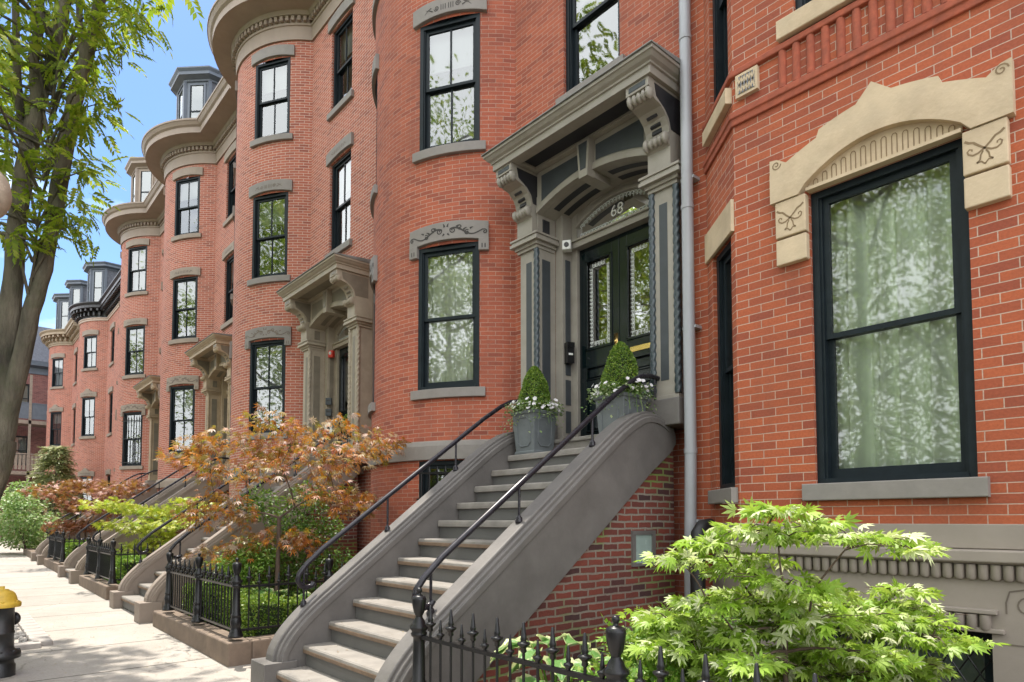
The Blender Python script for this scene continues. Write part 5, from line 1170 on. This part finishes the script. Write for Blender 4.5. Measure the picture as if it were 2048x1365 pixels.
def bush(name, label, cat, base, pads, size, n, mat, rx, rz, shape=None, group=None, tilt=.7, droop=.1):
    T = thing(name, label, cat, base, 0, group); b = Vector(base); mb = MB(); rr = random.Random(len(label))
    for p in pads:
        q = Vector(p) - b; mb.tube([(q.x * .1, q.y * .1, 0), (q.x * .5, q.y * .5, q.z * .55), tuple(q)], [.012, .009, .004], 5)
    mb.build('stem', 'twig', T)
    foliage('leaves', shape or oval(.26), [(tuple(Vector(p) - b), rx, rz) for p in pads], mat, T, size, n, tilt=tilt, droop=droop); return T
bush('evergreen_shrub', 'dark green shrub behind the bronze red maple', 'shrub', (-9.4, 3.75, .2), [(-9.58, 3.47, 1.75), (-9.33, 3.82, 1.45), (-9.2, 4.03, 1.83), (-9.53, 3.76, 1.01), (-9.83, 3.43, 1.01), (-8.93, 4.11, 1.38), (-9.2, 3.9, .8), (-8.7, 4.2, .9), (-9.5, 3.6, .55), (-9.0, 3.9, .5)], .055, 800, 'boxD', .34, .26)
bush('leafy_shrub', 'light green shrub between the boxwood hedge and the second stoop', 'shrub', (-9.65, 3.1, .2), [(-9.75, 3.0, .75), (-9.5, 3.2, .95), (-9.3, 3.15, .7), (-9.9, 3.2, .8), (-9.2, 3.3, 1.0)], .055, 700, 'peren', .34, .24)
PE = [((-2.45, 3.3, .16), [(-2.5, 3.2, .75), (-2.35, 3.45, .85), (-2.6, 3.5, .7), (-2.2, 3.3, .6)], 'bushy fine leafed perennial beside the hosta'),
      ((-2.75, 4.1, .16), [(-2.8, 4.0, .55), (-2.5, 4.2, .75), (-3.0, 4.2, .6), (-2.4, 3.9, .7)], 'leafy perennial against the old brick stoop wall'),
      ((-1.9, 2.75, .16), [(-1.95, 2.7, .5), (-1.7, 2.8, .55), (-2.1, 2.85, .55), (-1.5, 2.7, .45), (-1.8, 2.65, .35)], 'low leafy perennial under the cutleaf maple by the fence'),
      ((-2.3, 2.75, .16), [(-2.35, 2.72, .5), (-2.2, 2.85, .62), (-2.45, 2.85, .55), (-2.2, 2.65, .38)], 'leafy perennial behind the right hand urn post'),
      ((-1.0, 2.9, .16), [(-1.1, 2.8, .5), (-.8, 3.0, .6), (-1.2, 3.1, .6), (-.9, 2.7, .4)], 'green perennial clump at the right edge below the maple')]
for b_, p_, l_ in PE: bush('perennial', l_, 'perennial', b_, p_, .085, 150, 'peren', .19, .16, spray(3, .3), 'leafy perennials in the garden bed', .5, .0)
bush('sedum', 'small yellow green flowering clump at the foot of the fence', 'plant', (-2.95, 2.58, .16), [(-3.0, 2.58, .33), (-2.85, 2.6, .35), (-2.7, 2.56, .32)], .025, 420, 'cm', .11, .06)
EVT = thing('evergreen_tree', 'small golden evergreen beside the far bow front', 'evergreen tree', (-36.5, 3.8, .35)); mb = MB(); mb.tube([(0, 0, 0), (0, 0, 4.4)], [.07, .01], 8); mb.build('trunk', 'bark', EVT)
k = 1500; zz = nr.random(k) ** 1.4 * 4.3 + .3; an = nr.random(k) * 6.283; rad = (1 - zz / 4.9) * 1.35 * (.4 + .6 * nr.random(k)); P = np.stack([rad * np.cos(an), rad * np.sin(an), zz - rad * .12], 1); T = np.stack([np.cos(an), np.sin(an), nr.normal(0, .25, k)], 1)
scatter('crown', spray(6, .10), P, T, np.tile([0, 0, 1.0], (k, 1)) + nr.normal(0, .3, (k, 3)), .50 * nr.uniform(.6, 1.3, k), 'ev', EVT)

def hosta(label, base, n, ln, hmax, seed, mat='hosta'):
    T = thing('hosta', label, 'hosta', base, 0, 'hostas in the garden beds'); rr = random.Random(seed); mb = MB(); st = MB()
    for k in range(n):
        a = 2 * math.pi * k / n + rr.uniform(-.3, .3); h = hmax * rr.uniform(.55, 1.0); rad = rr.uniform(.12, .30); l = ln * rr.uniform(.75, 1.1); wd = l * .36
        d = Vector((math.cos(a), math.sin(a), 0)); sd = Vector((-math.sin(a), math.cos(a), 0)); p0 = d * rad * .55 + Vector((0, 0, h))
        st.tube([(0, 0, 0), tuple(d * rad * .25 + Vector((0, 0, h * .6))), tuple(p0)], [.008, .007, .005], 5)
        rows, uvs = [], []; N = 9; tilt = rr.uniform(-.25, .25)
        for i in range(N + 1):
            t = i / N; w = wd * math.sin(math.pi * min(1, t * 1.0) ** .72) * (1.0 if t < 1 else 0); c = p0 + d * (l * t * (1 - .15 * t)) + Vector((0, 0, l * (.12 * t - .42 * t * t)))
            row = []
            for j in range(-4, 5):
                s_ = j / 4; row.append(tuple(c + sd * (w * s_) + Vector((0, 0, w * .30 * s_ * s_ + tilt * w * s_ + .012 * math.sin(t * 17 + j * j * .7) * abs(s_)))))
            rows.append(row)
        for i in range(N):
            for j in range(8):
                e = lambda ii, jj: (max(abs(jj - 4) / 4 * .92, (ii / N) ** 5), ii / N + k)
                mb.face([rows[i][j], rows[i][j + 1], rows[i + 1][j + 1], rows[i + 1][j]], [e(i, j), e(i, j + 1), e(i + 1, j + 1), e(i + 1, j)])
    st.build('stem', 'peren', T); mb.build('leaves', mat, T, True); return T
hosta('large hosta with cream edged leaves between the stoop and the urn posts', (-2.86, 2.86, .16), 16, .27, .62, 3)
hosta('pale leafed hosta behind the boxwood hedge', (-8.15, 3.4, .2), 11, .26, .42, 5)
hosta('hosta at the foot of the bronze red maple trunk', (-8.75, 3.15, .2), 10, .24, .40, 8)

# planters with clipped cones and petunias on the top step
def planter(label, x, y, z, s=1.0):
    T = thing('planter', label, 'planter', (x, y, z)); mb = MB(); a, b, h = .155 * s, .185 * s, .50 * s
    mb.grid([[(-a, -a, 0), (a, -a, 0), (a, a, 0), (-a, a, 0)], [(-a - .012, -a - .012, .0), (a + .012, -a - .012, .0), (a + .012, a + .012, .0), (-a - .012, a + .012, .0)], [(-a - .012, -a - .012, .03), (a + .012, -a - .012, .03), (a + .012, a + .012, .03), (-a - .012, a + .012, .03)], [(-a, -a, .035), (a, -a, .035), (a, a, .035), (-a, a, .035)],
             [(-b, -b, h - .04), (b, -b, h - .04), (b, b, h - .04), (-b, b, h - .04)], [(-b - .015, -b - .015, h - .035), (b + .015, -b - .015, h - .035), (b + .015, b + .015, h - .035), (-b - .015, b + .015, h - .035)], [(-b - .015, -b - .015, h), (b + .015, -b - .015, h), (b + .015, b + .015, h), (-b - .015, b + .015, h)], [(-b + .02, -b + .02, h), (b - .02, -b + .02, h), (b - .02, b - .02, h), (-b + .02, b - .02, h)], [(-b + .02, -b + .02, h - .05), (b - .02, -b + .02, h - .05), (b - .02, b - .02, h - .05), (-b + .02, b - .02, h - .05)]], 0, closed_v=True)
    mb.face([(-b + .02, -b + .02, h - .04), (b - .02, -b + .02, h - .04), (b - .02, b - .02, h - .04), (-b + .02, b - .02, h - .04)], m=1)
    mb.build('pot', ['planter', 'soil'], T, bevel=.008)
    for r in range(4):
        q = MB(); w, z0, z1, c = .105 * s, .09 * s, .42 * s, .045 * s
        o8 = [(-w + c, z0), (w - c, z0), (w, z0 + c), (w, z1 - c), (w - c, z1), (-w + c, z1), (-w, z1 - c), (-w, z0 + c)]
        sl = (b - a) / h; P = [(x_, -(a + sl * z_) - .003, z_) for x_, z_ in o8]; P.append(P[0]); P = [Vector(p) for p in P]
        q.tube([P[0].lerp(P[1], .5)] + P[1:8] + [P[0], P[0].lerp(P[1], .5)], .0065, 6); q.build('raised_moulding', 'planter', T, rotz=R(90 * r))
    return T
def cone_pts(n, r, h):
    t = 1 - np.sqrt(nr.random(n)); t = nr.random(n) ** 1.25; a = nr.random(n) * 6.283
    prof = r * (1 - t ** 1.75) ** .62 * np.minimum(1, .80 + t * 1.6) * (1 + .05 * np.sin(a * 3 + t * 9) + .03 * np.sin(a * 7 - t * 14))
    P = np.stack([prof * np.cos(a), prof * np.sin(a), t * h], 1); D = np.stack([np.cos(a), np.sin(a), np.full(n, .35)], 1); return P, nrmz(D)
def topiary(label, loc, r, h, ball=False):
    T = thing('boxwood_topiary', label, 'topiary', loc, 0); mb = MB(); mb.tube([(0, 0, -.12), (0, 0, .1)], .02, 7)
    if ball: mb.ellipsoid((0, 0, h / 2), (r * .86, r * .86, h * .43), 14, 10, 1)
    else: mb.lathe([(0, .02), (r * .72, .03), (r * .86, h * .2), (r * .76, h * .45), (r * .54, h * .70), (r * .28, h * .88), (0, h * .93)], n=14, m=1)
    mb.build('branches', ['twig', 'hedgecore'], T)
    if ball:
        D = nrmz(nr.normal(size=(5200, 3))); P = D * np.array([r, r, h / 2]) + np.array([0, 0, h / 2])
    else: P, D = cone_pts(7500, r, h)
    P = P * (1 - .05 * nr.random((len(P), 1)) * np.array([1, 1, 0])); t = D * .6 + nr.normal(scale=.6, size=P.shape); t[:, 2] += .3
    scatter('leaves', oval(.30, .08), P, t, D + nr.normal(scale=.5, size=P.shape), .021 * nr.uniform(.7, 1.3, len(P)), 'box', T); return T
def petunias(label, loc, seed):
    T = thing('petunias', label, 'flowers', loc, 0, 'white petunias in the planters'); g = np.random.default_rng(seed); n = 900
    a = g.random(n) * 6.283; rad = .13 + .17 * g.random(n) ** .9; hang = (g.random(n) ** 3) * .26 * (g.random(n) < .45)
    P = np.stack([rad * np.cos(a) * 1.1 + hang * .35 * np.cos(a), rad * np.sin(a) * 1.1 + hang * .35 * np.sin(a), .02 + .12 * g.random(n) - hang], 1)
    t = np.stack([np.cos(a), np.sin(a), -.1 + g.normal(0, .5, n)], 1) + g.normal(0, .4, (n, 3))
    scatter('leaves', oval(.33, .04), P, t, np.stack([np.cos(a) * .6, np.sin(a) * .6, np.ones(n)], 1) + g.normal(0, .4, (n, 3)), .036 * g.uniform(.6, 1.3, n), 'ivy', T)
    mb = MB()
    for k in range(9):
        an = g.random() * 6.283; l = g.uniform(.10, .26); c, s = math.cos(an), math.sin(an); mb.tube([(.16 * c, .16 * s, .05), (.24 * c, .24 * s, .06), (.28 * c, .28 * s, .05 - l)], .0025, 4)
    mb.build('stem', 'peren', T)
    n = 95; V5 = [(0, 0, 0)]; Q5 = []
    for q in range(5):
        x0, x1, x2 = (q - .5) * 1.2566, q * 1.2566, (q + .5) * 1.2566; i = len(V5); V5 += [(math.sin(x0) * .85, math.cos(x0) * .85, .32), (math.sin(x1) * 1.05, math.cos(x1) * 1.05, .36), (math.sin(x2) * .85, math.cos(x2) * .85, .32)]; Q5.append((0, i, i + 1, i + 2))
    a = g.random(n) * 6.283; rad = .12 + .18 * g.random(n); P = np.stack([rad * np.cos(a) * 1.1, rad * np.sin(a) * 1.1, .07 + .12 * g.random(n) - .5 * np.maximum(0, rad - .2)], 1)
    nn = np.stack([np.cos(a) * .8, np.sin(a) * .8 , .75 + .3 * g.random(n)], 1) + g.normal(0, .3, (n, 3)); nn[:, 1] -= .35
    t = np.cross(nn, g.normal(size=(n, 3)))
    scatter('blossom', (np.array(V5), np.array(Q5)), P, t, nn, .023 * g.uniform(.7, 1.25, n), 'petal', T); return T
planter('lead grey square planter on the left of the top step', -5.50, 5.165, 2.282); planter('lead grey square planter on the right of the top step', -4.21, 5.165, 2.282)
topiary('clipped boxwood cone in the left planter by door 68', (-5.50, 5.165, 2.76), .195, .56); topiary('clipped boxwood cone in the right planter by door 68', (-4.21, 5.165, 2.76), .205, .58)
petunias('white petunias spilling from the left planter by door 68', (-5.50, 5.165, 2.74), 3); petunias('white petunias spilling from the right planter by door 68', (-4.21, 5.165, 2.74), 9)
planter('grey planter by the door under the moss edged hood', -10.92, 5.66, 2.545, .9); topiary('round clipped boxwood ball by the door under the moss edged hood', (-10.92, 5.66, 3.02), .23, .50, True)

# ------------------------------------------------------------------ street tree on the left
ST = thing('street_tree', 'tall forked street tree with light green drooping leaves at the left edge', 'tree', (-11.41, .3, .03)); o = Vector((-11.41, .3, .03)); mb = MB()
def stem(pts, rad, n=12):
    P = [Vector(p) - o for p in pts]; Q = []; RD_ = []
    for k in range(len(P) - 1):
        for j in range(3):
            t = j / 3; a, b = P[max(k - 1, 0)], P[min(k + 2, len(P) - 1)]
            p = P[k].lerp(P[k + 1], t) + (P[k + 1] - P[k] - (b - a) * .33) * 0; Q.append(p + Vector((rnd.uniform(-1, 1), rnd.uniform(-1, 1), 0)) * .008); RD_.append((rad[k] * (1 - t) + rad[k + 1] * t) * rnd.uniform(.96, 1.05))
    Q.append(P[-1]); RD_.append(rad[-1]); mb.tube(Q, RD_, n)
stem([(-11.50, .20, -.1), (-11.48, .22, .04), (-11.39, .27, 0.79), (-11.24, 0.37, 1.66), (-11.08, 0.51, 2.27), (-11.02, .56, 2.6)], [.32, .22, .165, .155, .165, .14], 16)
stem([(-11.10, .48, 2.3), (-11.07, .51, 2.6), (-11.04, 0.51, 3.0), (-10.97, 0.54, 3.72), (-10.91, 0.57, 4.31), (-10.84, 0.59, 4.91), (-10.78, 0.60, 5.56), (-10.66, 0.68, 6.45), (-10.53, 0.75, 7.13), (-10.38, 0.88, 7.64), (-10.27, 0.96, 8.17), (-10.18, 1.01, 8.91), (-10.0, 1.1, 10.5)], [.13, .132, .130, .126, .120, .116, .110, .115, .10, .08, .07, .06, .03])
stem([(-10.53, 0.75, 7.13), (-10.54, 0.7, 7.7), (-10.45, 0.75, 8.24), (-10.44, 0.71, 8.91), (-10.4, .6, 10.5)], [.08, .065, .055, .05, .02], 10)
stem([(-10.66, 0.65, 6.45), (-10.69, 0.56, 7.17), (-10.69, 0.52, 7.84), (-10.67, 0.46, 8.85), (-10.8, .2, 10.5)], [.06, .05, .045, .04, .02], 10)
stem([(-11.08, .53, 2.3), (-11.03, 0.56, 2.47), (-11.0, 0.58, 2.8), (-10.92, 0.64, 3.23), (-10.82, 0.71, 3.72), (-10.72, 0.78, 4.31), (-10.58, 0.89, 4.91), (-10.50, 0.95, 5.41), (-10.37, 1.03, 6.29), (-10.22, 1.13, 7.13), (-10.11, 1.22, 7.7), (-9.99, 1.31, 8.17), (-9.87, 1.37, 8.78), (-9.6, 1.6, 10.4)], [.115, .118, .115, .112, .108, .102, .096, .092, .10, .09, .08, .072, .06, .025])
stem([(-10.09, 1.2, 7.7), (-10.14, 1.15, 8.2), (-10.2, 1.1, 8.8)], [.05, .04, .03], 8)
PADS = [(-9.88, 0.59, 7.68), (-10.61, 1.14, 8.39), (-9.08, 1.38, 7.74), (-9.22, 1.64, 8.1), (-10.5, 0.81, 7.39), (-10.57, 1.27, 7.57), (-9.41, 1.4, 7.12), (-9.87, 0.64, 6.14), (-11.33, 1.14, 7.21), (-9.95, 1.24, 6.75), (-11.44, 1.29, 6.86), (-11.12, 1.5, 6.8), (-10.37, 1.01, 5.81), (-10.37, 1.24, 5.68), (-11.09, 0.58, 5.66), (-11.35, 0.49, 7.46), (-11.21, 0.45, 8.25), (-10.72, 0.93, 7.92), (-10.43, 1.41, 8.14), (-11.94, 0.55, 8.33), (-10.78, 0.79, 7.1), (-10.92, 0.46, 6.54), (-11.09, 0.88, 8.85), (-9.5, 1.3, 8.6), (-9.3, .9, 8.4), (-10.1, .5, 8.2), (-10.2, .6, 5.2), (-10.6, .55, 6.9), (-9.38, 1.94, 8.13), (-9.47, 1.84, 7.82), (-9.53, 1.77, 7.05), (-9.64, 1.64, 6.95), (-9.64, 1.64, 6.13), (-9.79, 1.46, 5.65), (-9.68, 1.59, 5.41), (-9.97, 1.26, 5.28), (-9.86, 1.39, 6.36), (-9.36, 1.96, 8.38), (-9.73, 1.54, 7.44)]
PADS = [(x - .22, y - .26, z) if i >= 28 or x > -9.3 else (x, y, z) for i, (x, y, z) in enumerate(PADS)]
PADS = [(x - .12, y - .14, z) for x, y, z in PADS]
rr = random.Random(21)
HI = [(rr.uniform(-14.5, -8.5), rr.uniform(-3.2, .15), rr.uniform(5.8, 11.5)) for _ in range(70)] + [(rr.uniform(-12.5, -8.6), rr.uniform(.4, 2.2), rr.uniform(9.3, 12.5)) for _ in range(40)]
for p in PADS + HI[:50]:
    p = Vector(p); z = max(3.5, min(p.z - .7, 9.5)); s_ = Vector((-10.75 + (z - 3) * .09, .65 + (z - 3) * .06, z)); m_ = s_.lerp(p, .55) + Vector((0, 0, .25))
    mb.tube([s_ - o, m_ - o, p - o], [.022, .014, .004], 5)
mb.build('trunk', 'bark', ST, True)
def tree_sprays(pads, n, rx, rz, size):
    P, T, N = [], [], []
    for c in pads:
        p, d = pad_points(tuple(Vector(c) - o), rx, rz, n); t = d * np.array([1, 1, .2]) + nr.normal(scale=.5, size=d.shape); t[:, 2] -= .35
        q = nr.normal(scale=.45, size=d.shape); q[:, 2] += 1; P.append(p); T.append(t); N.append(q)
    P, T, N = map(np.concatenate, (P, T, N)); return scatter('crown', spray(5, .17), P, T, N, size * nr.uniform(.7, 1.25, len(P)), 'zl', ST)
tree_sprays(PADS, 16, .32, .30, .25); tree_sprays(HI, 14, .62, .42, .38)

# ------------------------------------------------------------------ trees across the street, seen in the window glass
def far_tree(x, y, h, seed, first=None):
    T = thing('street_tree', 'leafy street tree on the opposite pavement, reflected in the window glass', 'tree', (x, y, .05), 0, 'trees across the street'); g = np.random.default_rng(seed); q = MB(); q.tube([(0, 0, -.1), (.1, 0, h * .3), (0, .1, h * .9)], [.24, .18, .03], 10)
    for k in range(9):
        a = k * 2.4; z = h * (.28 + .06 * k); q.tube([(0, 0, z), (math.cos(a) * 1.6, math.sin(a) * 1.6, z + 1.0), (math.cos(a) * 3, math.sin(a) * 3, z + 1.7)], [.09, .06, .02], 7)
    q.build('trunk', 'bark', T, True); P = []
    for k in range(110):
        d = g.normal(size=3); d /= np.linalg.norm(d); c = np.array([0, 0, h * .60]) + d * np.array([3.6, 3.2, h * .40]) * g.random() ** .35; m = 95 if x > -12 else 190
        P.append(c + g.normal(size=(m, 3)) * np.array([.55, .55, .38]))
    P = np.concatenate(P); n = len(P); t = g.normal(size=(n, 3)); t[:, 2] -= .4; nn = g.normal(scale=.7, size=(n, 3)); nn[:, 2] += .8
    scatter('crown', oval(.26), P, t, nn, .17 * g.uniform(.7, 1.3, n), 'zf', T)
for i, (x, y, h) in enumerate([(-37, -10, 15), (-29, -9.8, 18), (-21.5, -10, 17.5), (-14.5, -9.6, 18), (-7.4, -9.8, 18.5), (-2.4, -9.6, 19.5), (3.2, -9.8, 15), (-5.6, -12.4, 8.5), (-11, -16, 17), (-4.5, -16.5, 18)]): far_tree(x, y, h, 40 + i)
n = 34000; P = np.stack([nr.uniform(-45, 14, n), -13.2 + nr.normal(0, .6, n), 4.2 * nr.random(n) ** .8], 1); P[:, 2] *= .8 + .2 * np.sin(P[:, 0] * 1.3)
o_ = scatter('far_shrubbery', oval(.28), P, nr.normal(size=(n, 3)), nr.normal(size=(n, 3)) + [0, .5, .6], .26 * nr.uniform(.7, 1.3, n), 'boxD', None); tag(o_, 'dark hedge along the opposite gardens, seen only in the low window glass', 'hedge', None, 'stuff')
# litter on the pavement and steps
n = 220; P = np.stack([nr.uniform(-12, -5.5, n), nr.uniform(.5, 2.2, n), np.zeros(n)], 1); P[:, 2] = .0104 * np.maximum(0, -(P[:, 0] + 7)) + .006
st_ = nr.integers(0, 7, 60); Q = np.stack([nr.uniform(-5.7, -4.2, 60), 2.25 + .2465 * st_ + nr.uniform(.05, .22, 60), .19 * (st_ + 1) + .005], 1); P = np.concatenate([P, Q]); n = len(P)
tt = nr.normal(size=(n, 3)); tt[:, 2] *= .05
tag(scatter('fallen_leaves', oval(.22), P, tt, np.tile([0, 0, 1.0], (n, 1)) + nr.normal(0, .25, (n, 3)), .022 * nr.uniform(.4, 1.5, n), 'litter', None), 'dry leaf litter on the pavement and steps', 'leaf litter', None, 'stuff')
